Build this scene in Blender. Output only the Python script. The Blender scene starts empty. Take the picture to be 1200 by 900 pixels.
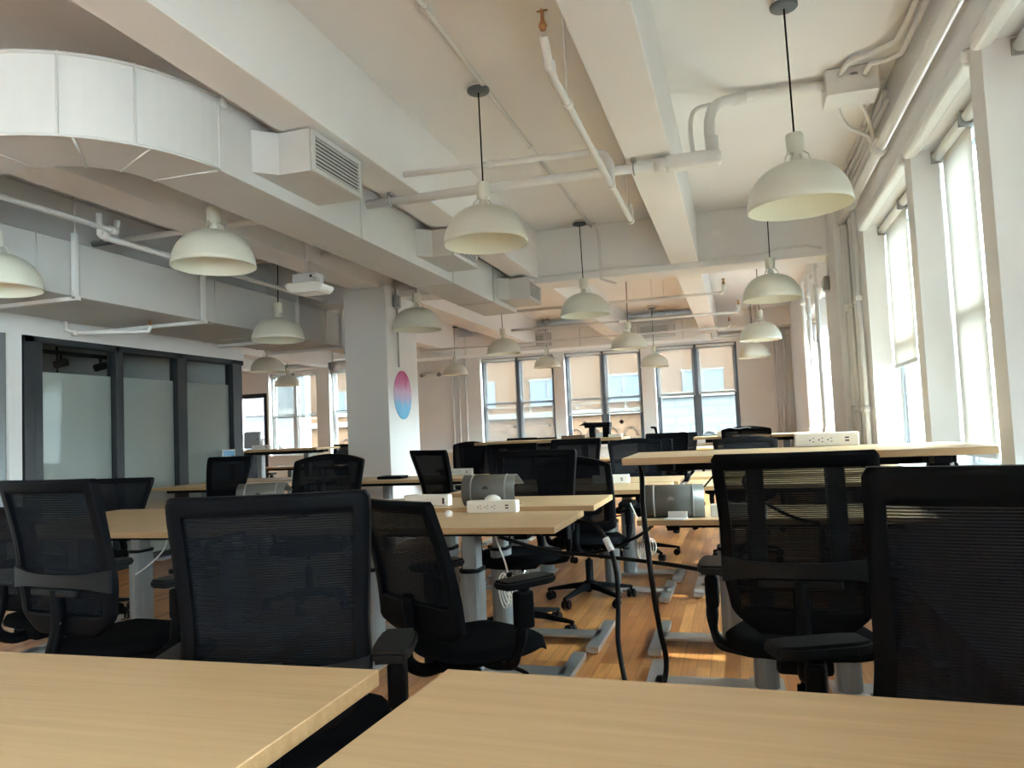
import bpy, bmesh, math, random
from mathutils import Vector, Matrix, Euler
random.seed(7)
SC = bpy.context.scene
COL = SC.collection
PI = math.pi
R = math.radians

# ------------------------------------------------------------------ helpers
def new(): return bmesh.new()

def box(bm, x0, x1, y0, y1, z0, z1, bev=0.0, M=None, seg=2):
    vs = [bm.verts.new(c) for c in ((x0,y0,z0),(x1,y0,z0),(x1,y1,z0),(x0,y1,z0),(x0,y0,z1),(x1,y0,z1),(x1,y1,z1),(x0,y1,z1))]
    fs = [bm.faces.new([vs[i] for i in q]) for q in ((0,3,2,1),(4,5,6,7),(0,1,5,4),(1,2,6,5),(2,3,7,6),(3,0,4,7))]
    if M is not None:
        for v in vs: v.co = M @ v.co
    if bev > 0:
        es = set(e for f in fs for e in f.edges)
        bmesh.ops.bevel(bm, geom=list(es), offset=bev, segments=seg, profile=0.5, affect='EDGES')
    return fs

def tube(bm, pts, r, n=10, caps=True, rr=None):
    pts = [Vector(p) for p in pts]
    t0 = (pts[1]-pts[0]).normalized()
    a = Vector((0,0,1)) if abs(t0.z) < .9 else Vector((1,0,0))
    u = t0.cross(a).normalized(); rings = []
    for i, p in enumerate(pts):
        if i == 0: t = t0
        elif i == len(pts)-1: t = (pts[-1]-pts[-2]).normalized()
        else: t = ((pts[i+1]-p).normalized()+(p-pts[i-1]).normalized()).normalized()
        u = (u - t*u.dot(t)).normalized(); w = t.cross(u)
        q = rr[i] if rr else r
        rings.append([bm.verts.new(p + (u*math.cos(k*2*PI/n)+w*math.sin(k*2*PI/n))*q) for k in range(n)])
    for a_, b_ in zip(rings, rings[1:]):
        for k in range(n):
            f = bm.faces.new((a_[k], a_[(k+1)%n], b_[(k+1)%n], b_[k])); f.smooth = True
    if caps:
        bm.faces.new(rings[0][::-1]); bm.faces.new(rings[-1])

def smooth_path(pts, k=6):
    P = [Vector(p) for p in pts]
    P = [P[0]*2-P[1]] + P + [P[-1]*2-P[-2]]
    out = []
    for i in range(1, len(P)-2):
        for s in range(k):
            t = s/k; a, b, c, d = P[i-1:i+3]
            out.append(.5*((2*b)+(-a+c)*t+(2*a-5*b+4*c-d)*t*t+(-a+3*b-3*c+d)*t**3))
    out.append(P[-2]); return out

def lathe(bm, prof, n=24, c=(0,0,0), M=None):
    rings = []
    for r, z in prof:
        rings.append([bm.verts.new((c[0]+r*math.cos(k*2*PI/n), c[1]+r*math.sin(k*2*PI/n), c[2]+z)) for k in range(n)])
    if M is not None:
        for g in rings:
            for v in g: v.co = M @ v.co
    for a, b in zip(rings, rings[1:]):
        for k in range(n):
            f = bm.faces.new((a[k], a[(k+1)%n], b[(k+1)%n], b[k])); f.smooth = True
    if prof[0][0] > 1e-4: bm.faces.new(rings[0][::-1])
    if prof[-1][0] > 1e-4: bm.faces.new(rings[-1])

def prism(bm, pts, axis, a0, a1):
    """outline of 2-D points swept along an axis ('x','y','z')"""
    def P(p, a):
        return {'x': (a,p[0],p[1]), 'y': (p[0],a,p[1]), 'z': (p[0],p[1],a)}[axis]
    A = [bm.verts.new(P(p,a0)) for p in pts]; B = [bm.verts.new(P(p,a1)) for p in pts]
    n = len(pts)
    for k in range(n): bm.faces.new((A[k], A[(k+1)%n], B[(k+1)%n], B[k]))
    bm.faces.new(A[::-1]); bm.faces.new(B)

def obj(name, bm, mat, parent=None, label=None):
    bmesh.ops.remove_doubles(bm, verts=bm.verts, dist=1e-5)
    bmesh.ops.recalc_face_normals(bm, faces=bm.faces)
    me = bpy.data.meshes.new(name); bm.to_mesh(me); bm.free()
    o = bpy.data.objects.new(name, me); COL.objects.link(o)
    for m in (mat if isinstance(mat, (list, tuple)) else [mat]): me.materials.append(m)
    if parent is not None: o.parent = parent
    if label: o['label'] = label
    return o

def thing(name, label, cat, loc=(0,0,0), rz=0.0, group=None):
    o = bpy.data.objects.new(name, None); COL.objects.link(o)
    o.empty_display_size = .1
    o.location = loc; o.rotation_euler = (0,0,rz); o['label'] = label; o['category'] = cat
    if group: o['group'] = group
    return o

def tag(o, label, cat, group=None):
    o['label'] = label; o['category'] = cat
    if group: o['group'] = group
    return o

def struct(name, bm, mat, label=None):
    o = obj(name, bm, mat); o['kind'] = 'structure'
    if label: o['label'] = label
    return o

def copy_tree(o, parent=None):
    c = o.copy(); COL.objects.link(c)
    if parent is not None: c.parent = parent
    for ch in list(o.children): copy_tree(ch, c)
    return c

# ------------------------------------------------------------------ materials
def mat(name, color, rough=.6, metal=0.0, spec=.5, noise=0.0, nscale=8.0, bump=0.0, bscale=60.0):
    m = bpy.data.materials.new(name); m.use_nodes = True
    nt = m.node_tree; b = nt.nodes['Principled BSDF']
    b.inputs['Base Color'].default_value = (*color, 1); b.inputs['Roughness'].default_value = rough
    b.inputs['Metallic'].default_value = metal; b.inputs['Specular IOR Level'].default_value = spec
    tc = nt.nodes.new('ShaderNodeTexCoord')
    if noise > 0:
        n = nt.nodes.new('ShaderNodeTexNoise'); n.inputs['Scale'].default_value = nscale; n.inputs['Detail'].default_value = 5
        nt.links.new(tc.outputs['Object'], n.inputs['Vector'])
        r = nt.nodes.new('ShaderNodeMapRange'); r.inputs[1].default_value = .3; r.inputs[2].default_value = .7
        r.inputs[3].default_value = 1-noise; r.inputs[4].default_value = 1+noise*.4
        nt.links.new(n.outputs['Fac'], r.inputs[0])
        mx = nt.nodes.new('ShaderNodeVectorMath'); mx.operation = 'SCALE'; mx.inputs[0].default_value = color
        nt.links.new(r.outputs[0], mx.inputs['Scale']); nt.links.new(mx.outputs[0], b.inputs['Base Color'])
    if bump > 0:
        n2 = nt.nodes.new('ShaderNodeTexNoise'); n2.inputs['Scale'].default_value = bscale; n2.inputs['Detail'].default_value = 4
        nt.links.new(tc.outputs['Object'], n2.inputs['Vector'])
        bp = nt.nodes.new('ShaderNodeBump'); bp.inputs['Strength'].default_value = bump; bp.inputs['Distance'].default_value = .003
        nt.links.new(n2.outputs['Fac'], bp.inputs['Height']); nt.links.new(bp.outputs[0], b.inputs['Normal'])
    return m

def wood_laminate(name, c1, c2, axis=0):
    m = bpy.data.materials.new(name); m.use_nodes = True; nt = m.node_tree; b = nt.nodes['Principled BSDF']
    tc = nt.nodes.new('ShaderNodeTexCoord'); mp = nt.nodes.new('ShaderNodeMapping')
    mp.inputs['Scale'].default_value = (1.1, 26, 26) if axis == 0 else (26, 1.1, 26)
    nt.links.new(tc.outputs['Object'], mp.inputs['Vector'])
    n = nt.nodes.new('ShaderNodeTexNoise'); n.inputs['Scale'].default_value = 1.6; n.inputs['Detail'].default_value = 8; n.inputs['Roughness'].default_value = .62
    nt.links.new(mp.outputs[0], n.inputs['Vector'])
    mp2 = nt.nodes.new('ShaderNodeMapping'); mp2.inputs['Scale'].default_value = (3, 220, 220) if axis == 0 else (220, 3, 220)
    nt.links.new(tc.outputs['Object'], mp2.inputs['Vector'])
    n2 = nt.nodes.new('ShaderNodeTexNoise'); n2.inputs['Scale'].default_value = 1.0; n2.inputs['Detail'].default_value = 3
    nt.links.new(mp2.outputs[0], n2.inputs['Vector'])
    ad = nt.nodes.new('ShaderNodeMath'); ad.operation = 'MULTIPLY_ADD'; ad.inputs[1].default_value = .35; 
    nt.links.new(n2.outputs['Fac'], ad.inputs[0]); nt.links.new(n.outputs['Fac'], ad.inputs[2])
    cr = nt.nodes.new('ShaderNodeValToRGB'); cr.color_ramp.elements[0].position = .48; cr.color_ramp.elements[0].color = (*c2,1)
    cr.color_ramp.elements[1].position = .86; cr.color_ramp.elements[1].color = (*c1,1)
    nt.links.new(ad.outputs[0], cr.inputs[0]); nt.links.new(cr.outputs[0], b.inputs['Base Color'])
    b.inputs['Roughness'].default_value = .38; b.inputs['Specular IOR Level'].default_value = .45
    return m

def plank_floor():
    m = bpy.data.materials.new('strip_oak_floor'); m.use_nodes = True; nt = m.node_tree; b = nt.nodes['Principled BSDF']
    tc = nt.nodes.new('ShaderNodeTexCoord')
    mp = nt.nodes.new('ShaderNodeMapping'); mp.inputs['Rotation'].default_value = (0,0,R(90))
    nt.links.new(tc.outputs['Object'], mp.inputs['Vector'])
    br = nt.nodes.new('ShaderNodeTexBrick'); br.offset = .37; br.offset_frequency = 3; br.squash = 1
    br.inputs['Scale'].default_value = 1; br.inputs['Brick Width'].default_value = .95; br.inputs['Row Height'].default_value = .066
    br.inputs['Mortar Size'].default_value = .0012; br.inputs['Mortar Smooth'].default_value = .2; br.inputs['Bias'].default_value = 0
    br.inputs['Color1'].default_value = (.36,.125,.032,1); br.inputs['Color2'].default_value = (.64,.30,.095,1); br.inputs['Mortar'].default_value = (.10,.04,.015,1)
    nt.links.new(mp.outputs[0], br.inputs['Vector'])
    mp2 = nt.nodes.new('ShaderNodeMapping'); mp2.inputs['Scale'].default_value = (60, 2.5, 1)
    nt.links.new(tc.outputs['Object'], mp2.inputs['Vector'])
    n = nt.nodes.new('ShaderNodeTexNoise'); n.inputs['Scale'].default_value = 1.2; n.inputs['Detail'].default_value = 6
    nt.links.new(mp2.outputs[0], n.inputs['Vector'])
    n3 = nt.nodes.new('ShaderNodeTexNoise'); n3.inputs['Scale'].default_value = 2.2; n3.inputs['Detail'].default_value = 3
    nt.links.new(tc.outputs['Object'], n3.inputs['Vector'])
    s = nt.nodes.new('ShaderNodeMath'); s.operation = 'ADD'; nt.links.new(n.outputs['Fac'], s.inputs[0]); nt.links.new(n3.outputs['Fac'], s.inputs[1])
    r = nt.nodes.new('ShaderNodeMapRange'); r.inputs[1].default_value = .6; r.inputs[2].default_value = 1.4; r.inputs[3].default_value = .6; r.inputs[4].default_value = 1.25
    nt.links.new(s.outputs[0], r.inputs[0])
    mx = nt.nodes.new('ShaderNodeVectorMath'); mx.operation = 'SCALE'
    nt.links.new(br.outputs['Color'], mx.inputs[0]); nt.links.new(r.outputs[0], mx.inputs['Scale'])
    nt.links.new(mx.outputs[0], b.inputs['Base Color'])
    b.inputs['Roughness'].default_value = .33; b.inputs['Specular IOR Level'].default_value = .5
    bp = nt.nodes.new('ShaderNodeBump'); bp.inputs['Strength'].default_value = .25; bp.inputs['Distance'].default_value = .002
    nt.links.new(n.outputs['Fac'], bp.inputs['Height']); nt.links.new(bp.outputs[0], b.inputs['Normal'])
    return m

def see_through(name, color, fac, rough=.5, translucent=0.0, weave=None, tint=(1,1,1)):
    """thin cloth or film: a share of the light passes straight through; weave = (period, contrast) along local z"""
    m = bpy.data.materials.new(name); m.use_nodes = True; nt = m.node_tree
    out = nt.nodes['Material Output']; b = nt.nodes['Principled BSDF']
    b.inputs['Base Color'].default_value = (*color,1); b.inputs['Roughness'].default_value = rough
    b.inputs['Specular IOR Level'].default_value = .1
    last = b.outputs[0]
    if translucent > 0:
        t = nt.nodes.new('ShaderNodeBsdfTranslucent'); t.inputs['Color'].default_value = (*color,1)
        mx0 = nt.nodes.new('ShaderNodeMixShader'); mx0.inputs[0].default_value = translucent
        nt.links.new(last, mx0.inputs[1]); nt.links.new(t.outputs[0], mx0.inputs[2]); last = mx0.outputs[0]
    tr = nt.nodes.new('ShaderNodeBsdfTransparent'); tr.inputs['Color'].default_value = (*tint,1)
    mx = nt.nodes.new('ShaderNodeMixShader'); mx.inputs[0].default_value = fac
    nt.links.new(last, mx.inputs[1]); nt.links.new(tr.outputs[0], mx.inputs[2])
    if weave:
        tc = nt.nodes.new('ShaderNodeTexCoord'); sp = nt.nodes.new('ShaderNodeSeparateXYZ'); nt.links.new(tc.outputs['Object'], sp.inputs[0])
        ml = nt.nodes.new('ShaderNodeMath'); ml.operation = 'MULTIPLY'; ml.inputs[1].default_value = 2*PI/weave[0]; nt.links.new(sp.outputs[2], ml.inputs[0])
        sn = nt.nodes.new('ShaderNodeMath'); sn.operation = 'SINE'; nt.links.new(ml.outputs[0], sn.inputs[0])
        mr = nt.nodes.new('ShaderNodeMapRange'); mr.inputs[1].default_value = -1; mr.inputs[2].default_value = 1
        mr.inputs[3].default_value = max(0, fac-weave[1]); mr.inputs[4].default_value = fac+weave[1]
        nt.links.new(sn.outputs[0], mr.inputs[0]); nt.links.new(mr.outputs[0], mx.inputs[0])
    nt.links.new(mx.outputs[0], out.inputs['Surface'])
    return m

def glass_pane(name, tint=(.86,.93,.92), refl=.08):
    m = bpy.data.materials.new(name); m.use_nodes = True; nt = m.node_tree
    out = nt.nodes['Material Output']; nt.nodes.remove(nt.nodes['Principled BSDF'])
    tr = nt.nodes.new('ShaderNodeBsdfTransparent'); tr.inputs['Color'].default_value = (*tint,1)
    g = nt.nodes.new('ShaderNodeBsdfGlossy'); g.inputs['Roughness'].default_value = .02
    lw = nt.nodes.new('ShaderNodeFresnel'); lw.inputs['IOR'].default_value = 1.5
    mx = nt.nodes.new('ShaderNodeMixShader')
    ge = nt.nodes.new('ShaderNodeNewGeometry'); iv = nt.nodes.new('ShaderNodeMath'); iv.operation = 'SUBTRACT'; iv.inputs[0].default_value = 1
    ml = nt.nodes.new('ShaderNodeMath'); ml.operation = 'MULTIPLY'
    nt.links.new(ge.outputs['Backfacing'], iv.inputs[1]); nt.links.new(lw.outputs[0], ml.inputs[0]); nt.links.new(iv.outputs[0], ml.inputs[1])
    nt.links.new(ml.outputs[0], mx.inputs[0]); nt.links.new(tr.outputs[0], mx.inputs[1]); nt.links.new(g.outputs[0], mx.inputs[2])
    nt.links.new(mx.outputs[0], out.inputs['Surface'])
    return m

def frosted(name, color, trans):
    m = bpy.data.materials.new(name); m.use_nodes = True; nt = m.node_tree
    out = nt.nodes['Material Output']; b = nt.nodes['Principled BSDF']
    b.inputs['Base Color'].default_value = (*color,1); b.inputs['Roughness'].default_value = .06; b.inputs['Specular IOR Level'].default_value = .6
    t = nt.nodes.new('ShaderNodeBsdfTranslucent'); t.inputs['Color'].default_value = (*color,1)
    mx = nt.nodes.new('ShaderNodeMixShader'); mx.inputs[0].default_value = trans
    nt.links.new(b.outputs[0], mx.inputs[1]); nt.links.new(t.outputs[0], mx.inputs[2])
    nt.links.new(mx.outputs[0], out.inputs['Surface'])
    return m

M = {}
M['ceiling'] = mat('painted_ceiling', (.78,.765,.765), .85, noise=.03, nscale=1.5, bump=.15, bscale=14)
M['wall'] = mat('painted_wall', (.76,.75,.75), .8, noise=.03, nscale=2, bump=.2, bscale=10)
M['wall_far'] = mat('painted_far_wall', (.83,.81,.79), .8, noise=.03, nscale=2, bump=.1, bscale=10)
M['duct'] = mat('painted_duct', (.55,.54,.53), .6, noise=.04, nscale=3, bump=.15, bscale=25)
M['pipe'] = mat('painted_pipe', (.72,.71,.70), .5, noise=.03, nscale=9, bump=.2, bscale=40)
M['dark_ceiling'] = mat('grey_ceiling', (.25,.25,.235), .85, noise=.05, nscale=2)
M['column'] = mat('painted_column', (.73,.72,.715), .75, noise=.02, nscale=2, bump=.15, bscale=12)
M['trim'] = mat('white_gloss_trim', (.78,.79,.79), .4, bump=.1, bscale=12)
M['floor'] = plank_floor()
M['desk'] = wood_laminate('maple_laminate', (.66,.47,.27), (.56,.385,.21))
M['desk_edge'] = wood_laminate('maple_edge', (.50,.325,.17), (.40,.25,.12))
M['dark_wood'] = mat('dark_wood', (.20,.12,.07), .5, noise=.2, nscale=10)
M['steel'] = mat('satin_grey_steel', (.20,.215,.225), .42, metal=.35, noise=.03)
M['alu'] = mat('brushed_aluminium', (.42,.43,.44), .32, metal=.7)
M['chrome'] = mat('chrome', (.8,.8,.8), .12, metal=1)
M['black'] = mat('black_plastic', (.0035,.004,.0055), .5, spec=.05, bump=.1, bscale=300)
M['pad'] = mat('soft_black_pad', (.006,.007,.009), .45, spec=.15, bump=.1, bscale=400)
M['seat'] = mat('black_seat_fabric', (.004,.0045,.006), .95, spec=.04, bump=.5, bscale=600)
M['mesh'] = see_through('black_woven_mesh', (.005,.006,.009), .030, .95, weave=(.0062,.028))
M['rubber'] = mat('black_rubber', (.005,.005,.006), .5, spec=.15)
M['shade'] = mat('cream_enamel', (.64,.625,.54), .32, spec=.5, noise=.02)
M['shade_in'] = mat('cream_enamel_inside', (.76,.74,.62), .5)
M['canopy'] = mat('dark_grey_canopy', (.075,.09,.10), .5)
M['white'] = mat('white_plastic', (.82,.81,.77), .4)
M['slot'] = mat('dark_slot', (.015,.015,.018), .6)
M['frame'] = mat('slate_window_frame', (.085,.10,.12), .45)
M['grey_frame'] = mat('grey_window_frame', (.34,.37,.40), .45)
M['part_frame'] = mat('charcoal_partition_frame', (.018,.021,.026), .45, spec=.4)
M['part_side'] = mat('slate_partition_frame', (.10,.12,.135), .5)
M['blind'] = see_through('roller_blind_cloth', (.70,.675,.62), .002, .8, translucent=.04)
M['blind_sheer'] = see_through('sheer_roller_blind', (.42,.42,.43), .42, .8, translucent=.05)
M['bar'] = mat('grey_blind_bar', (.42,.42,.42), .5)
M['glass'] = glass_pane('window_glass')
M['glass_room'] = glass_pane('partition_glass', (.90,.92,.915))
M['frost'] = frosted('frosted_film', (.68,.70,.69), .30)
M['frost_green'] = frosted('greenish_frosted_glass', (.30,.37,.35), .3)
M['stand'] = mat('grey_bent_steel', (.125,.128,.12), .42, metal=.3, noise=.05, nscale=20)
M['stand_rib'] = mat('light_grey_strip', (.28,.28,.27), .45)
M['brass'] = mat('old_brass', (.36,.17,.07), .4, metal=.7)
M['grille'] = mat('grey_grille', (.30,.30,.29), .5)
M['blue'] = mat('blue_placard', (.03,.20,.42), .35)
M['paper'] = mat('white_paper', (.86,.86,.86), .7)
M['brick_dark'] = mat('grey_building', (.55,.56,.58), .8, noise=.1, nscale=.6)

# ================================================================== THE ROOM SHELL
CZ = 3.25
bm = new(); box(bm, -13.2, 1.4, -7.2, 16.0, -.12, 0); struct('floor', bm, M['floor'])
bm = new(); box(bm, -13.2, 1.4, -7.2, 16.0, CZ, CZ+.25); struct('ceiling', bm, M['ceiling'])

def wall_with_openings(name, m, axis, a0, a1, t0, t1, z1, opens):
    """axis 'y': wall runs along Y, thickness in X.  opens = [(a, b, zlo, zhi)]"""
    bm = new()
    def b(p, q, zl, zh):
        if q-p < 1e-4 or zh-zl < 1e-4: return
        if axis == 'y': box(bm, t0, t1, p, q, zl, zh)
        else: box(bm, p, q, t0, t1, zl, zh)
    cur = a0
    for (p, q, zl, zh) in sorted(opens):
        b(cur, p, 0, z1); b(p, q, 0, zl); b(p, q, zh, z1); cur = q
    b(cur, a1, 0, z1)
    return struct(name, bm, m)

RW = [(-6.7,-5.2,.82,2.63), (-5.0,-3.6,.82,2.63), (-3.4,-2.0,.82,2.63), (-1.85,-.5,.82,2.63), (-.35,.75,.82,2.63), (.9,1.95,.82,2.63), (2.12,3.45,.82,2.63), (3.62,4.80,.82,2.63), (4.96,6.56,.82,2.63), (8.6,10.2,.82,2.63), (10.4,12.4,.82,2.63)]  # openings behind the camera are unseen, added to bring in more daylight
FW = [(-5.25,-3.65,.82,2.71), (-3.42,-1.84,.82,2.71), (-1.57,.02,.82,2.71), (-10.45,-9.2,.82,2.71), (-8.87,-7.35,.82,2.71)]
wall_with_openings('wall_right', M['wall'], 'y', -7.2, 15.6, 1.02, 1.36, CZ, RW)
wall_with_openings('wall_far', M['wall_far'], 'x', -13.2, 1.36, 15.6, 15.94, CZ, FW+[(-11.35,-10.5,0,2.28)])
bm = new(); box(bm, -13.2, 1.36, -7.2, -7.0, 0, CZ); struct('wall_back', bm, M['wall'])
bm = new(); box(bm, -13.2, -13.0, -7.0, 15.6, 0, CZ); struct('wall_left', bm, M['wall'])

# pilaster and raised plaster bands on the right wall
bm = new(); box(bm, .90, 1.02, 7.35, 8.28, 0, CZ, .012); struct('trim_1', bm, M['wall'], 'painted pilaster on the window wall')
n = 2
for (a, b_, zl, zh) in RW[5:]:
    bm = new()
    box(bm, .985, 1.06, a-.03, b_+.03, zh-.03, zh+.045, .022, seg=3)
    struct('trim_%d' % n, bm, M['trim'], 'rounded plaster lip over a window'); n += 1
for (a, b_, zl, zh) in RW[5:]:
    bm = new(); box(bm, .96, 1.30, a-.02, b_+.02, zl-.04, zl+.004, .008)
    struct('trim_%d' % n, bm, M['trim'], 'white window stool'); n += 1
bm = new(); box(bm, -6.3, .5, 15.42, 15.6, .74, .82, .01); struct('trim_%d' % n, bm, M['trim'], 'long white sill below the far windows'); n += 1
bm = new(); box(bm, -13, 1.02, 15.50, 15.6, 2.76, 2.84, .02); struct('trim_%d' % n, bm, M['wall_far'], 'plaster band over the far windows'); n += 1
bm = new(); box(bm, -13, 1.02, 15.2, 15.6, 2.90, CZ, .01); struct('trim_%d' % n, bm, M['wall_far'], 'beam along the far wall'); n += 1

# beams
for k, (x0, x1, zb) in enumerate([(-.57,-.30,2.75), (-2.20,-1.95,2.75), (-3.95,-3.62,2.75), (-5.55,-5.25,2.75), (-7.2,-6.9,2.75), (-8.85,-8.55,2.75), (-10.5,-10.2,2.75)]):
    bm = new(); box(bm, x0, x1, -7.0, 15.2, zb, CZ, .006); struct('trim_%d' % n, bm, M['ceiling'], 'ceiling beam running away from the camera'); n += 1
bm = new(); box(bm, -13, 1.02, 7.85, 8.22, 2.69, CZ, .01); struct('trim_%d' % n, bm, M['ceiling'], 'cross beam over the column'); n += 1
bm = new(); box(bm, -13, 1.02, -.9, -.5, 2.69, CZ, .01); struct('trim_%d' % n, bm, M['ceiling'], 'cross beam behind the camera'); n += 1
# column
bm = new(); box(bm, -4.06, -3.56, 7.5, 8.3, 0, 2.78, .008); struct('trim_%d' % n, bm, M['column'], 'square grey column under the cross beam'); n += 1

# ------------------------------------------------------------------ windows
def window(idx, axis, a, b_, zl, zh, t, fm, mull=True, single_rail=True):
    """frame + sashes in the plane t (a window unit), parts: sash, pane"""
    bm = new()
    def B(bm_, p, q, d0, d1, zlo, zhi, bev=.003):
        if axis == 'y': box(bm_, t+d0, t+d1, p, q, zlo, zhi, bev)
        else: box(bm_, p, q, t+d0, t+d1, zlo, zhi, bev)
    w = .05
    B(bm, a, a+w, 0, .10, zl, zh); B(bm, b_-w, b_, 0, .10, zl, zh)
    B(bm, a+w, b_-w, 0, .10, zh-w, zh); B(bm, a+w, b_-w, 0, .10, zl, zl+w)
    m = (a+b_)/2
    B(bm, m-.045, m+.045, -.01, .11, zl+w, zh-w)
    root = struct('window_%d' % idx, bm, fm)
    zm = zl+(zh-zl)*.485
    for (p, q) in ((a+w, m-.045), (m+.045, b_-w)):
        for (z0, z1, dd) in ((zl+w, zm+.02, .015), (zm-.02, zh-w, .055)):
            bm = new(); s = .034
            B(bm, p, p+s, dd, dd+.035, z0, z1); B(bm, q-s, q, dd, dd+.035, z0, z1)
            B(bm, p+s, q-s, dd, dd+.035, z0, z0+s); B(bm, p+s, q-s, dd, dd+.035, z1-s, z1)
            so = obj('sash', bm, fm, root)
            bm = new(); B(bm, p+s, q-s, dd+.015, dd+.019, z0+s, z1-s, 0)
            obj('pane', bm, M['glass'], so)
    return root
wi = 1
for (a, b_, zl, zh) in RW:
    window(wi, 'y', a, b_, zl, zh, 1.215, M['grey_frame']); wi += 1
for (a, b_, zl, zh) in FW[:3]:
    window(wi, 'x', a, b_, zl, zh, 15.73, M['frame']); wi += 1
for (a, b_, zl, zh) in FW[3:]:
    window(wi, 'x', a, b_, zl, zh, 15.73, M['trim']); wi += 1

# glazed door in the far left wall
bm = new()
box(bm, -11.35, -11.25, 15.62, 15.72, 0, 2.28); box(bm, -10.6, -10.5, 15.62, 15.72, 0, 2.28); box(bm, -11.25, -10.6, 15.62, 15.72, 2.18, 2.28); box(bm, -11.25, -10.6, 15.62, 15.72, 0, .12)
d = struct('door_1', bm, M['part_frame'])
bm = new(); box(bm, -11.25, -10.6, 15.66, 15.67, .12, 2.18); obj('pane', bm, M['glass_room'], d)
bm = new(); box(bm, -10.68, -10.65, 15.58, 15.62, .9, 1.2, .008); obj('door_handle', bm, M['chrome'], d)

# ------------------------------------------------------------------ roller blinds
def blind(axis, a, b_, t, ztop, zbot, cloth, label, group=None, rr=.028, sgn=1):
    mid = (a+b_)/2
    loc = (t, mid, ztop) if axis == 'y' else (mid, t, ztop)
    root = thing('roller_blind', label, 'window blind', loc, 0, group)
    h = (b_-a)/2
    def P(l, dpt, z): return (dpt, l, z) if axis == 'y' else (l, dpt, z)
    bm = new(); tube(bm, [P(-h,0,-rr), P(h,0,-rr)], rr, 14); obj('roller', bm, M['white'], root)
    for s in (-1, 1):
        bm = new()
        if axis == 'y': box(bm, -.032, .03, s*h-.006, s*h+.006, -.066, .004, .002)
        else: box(bm, s*h-.006, s*h+.006, -.032, .03, -.066, .004, .002)
        obj('bracket', bm, M['grille'], root)
    bm = new(); d0 = rr*.9*sgn
    L = h-.012; nseg = 12
    zt = -rr; zb = zbot-ztop
    rows = []
    for i in range(9):
        z = zt+(zb-zt)*i/8
        rows.append([bm.verts.new(P(-L+2*L*j/nseg, d0+.0025*math.sin(j*1.7+i*.4)*i/8, z)) for j in range(nseg+1)])
    for r0, r1 in zip(rows, rows[1:]):
        for j in range(nseg):
            f = bm.faces.new((r0[j], r0[j+1], r1[j+1], r1[j])); f.smooth = True
    obj('cloth', bm, cloth, root)
    bm = new()
    if axis == 'y': box(bm, d0-.008, d0+.008, -L, L, zb-.022, zb+.006, .003)
    else: box(bm, -L, L, d0-.008, d0+.008, zb-.022, zb+.006, .003)
    obj('bottom_bar', bm, M['bar'], root)
    return root

TB = 1.155
def pair(i, bots, labels, t=TB):
    a, b_, zl, zh = RW[i]; m = (a+b_)/2
    # far half first
    blind('y', m+.02, b_-.006, t, zh-.015, bots[0], M['blind'], labels[0])
    blind('y', a+.006, m-.02, t, zh-.015, bots[1], M['blind'], labels[1])
RB = [
 (3, (1.9, 1.9), ('unseen lowered cream blind, added behind the camera to dim daylight, far half', 'unseen lowered cream blind, added behind the camera to dim daylight, near half')),  # unseen pair, added partway down to temper light on the duct
 (4, (.9, .9), ('unseen lowered cream blind, added beside the camera to block sun, far half', 'unseen lowered cream blind, added beside the camera to block sun, near half')),  # unseen pairs here and below, added to keep sun off near desks
 (5, (.9, .9), ('unseen lowered cream blind, added just ahead of the camera to block sun, far half', 'unseen lowered cream blind, added just ahead of the camera to block sun, near half')),
 (6, (.95, .95), ('cream roller blind cut by the right edge of the photo', 'cream roller blind nearest the camera, past the right edge of the photo')),
 (7, (.93, 1.58), ('long cream blind lowered almost to the sill behind the raised desk', 'cream blind stopping halfway down beside the nearest white window post')),
 (8, (1.52, 1.60), ('cream blind stopping halfway, left half of the window beside the pilaster', 'narrow cream blind stopping halfway, right half of the window beside the pilaster')),
 (9, (2.25, 2.15), ('cream blind in the first window beyond the pilaster, far half', 'cream blind in the first window beyond the pilaster, near half')),
 (10, (2.3, 2.2), ('cream blind in the last window of the right wall, far half', 'cream blind in the last window of the right wall, near half'))]
for i, bots, labs in RB: pair(i, bots, labs)
FB = [(0, .84, .84, ('sheer white blind lowered fully, leftmost window behind the desks', 'sheer white blind lowered fully, right half of the leftmost far window')),
      (1, 1.44, 1.44, ('sheer blind above orange brick, left half of the middle far window', 'sheer blind above orange brick, right half of the middle far window')),
      (2, 1.72, 1.74, ('sheer blind stopping halfway, left half of the right-hand far window', 'sheer blind stopping halfway, right half of the right-hand far window')),
      (3, 1.70, 1.70, ('sheer blind in the window behind the partition end, left half', 'sheer blind in the window behind the partition end, right half')),
      (4, 1.78, 1.78, ('sheer blind in the window left of the column, left half', 'sheer blind in the window left of the column, right half'))]
for i, z0, z1, labs in FB:
    a, b_, zl, zh = FW[i]; m = (a+b_)/2
    blind('x', a+.03, m-.02, 15.675, zh-.015, z0, M['blind_sheer'], labs[0])
    blind('x', m+.02, b_-.03, 15.675, zh-.015, z1, M['blind_sheer'], labs[1])

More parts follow.
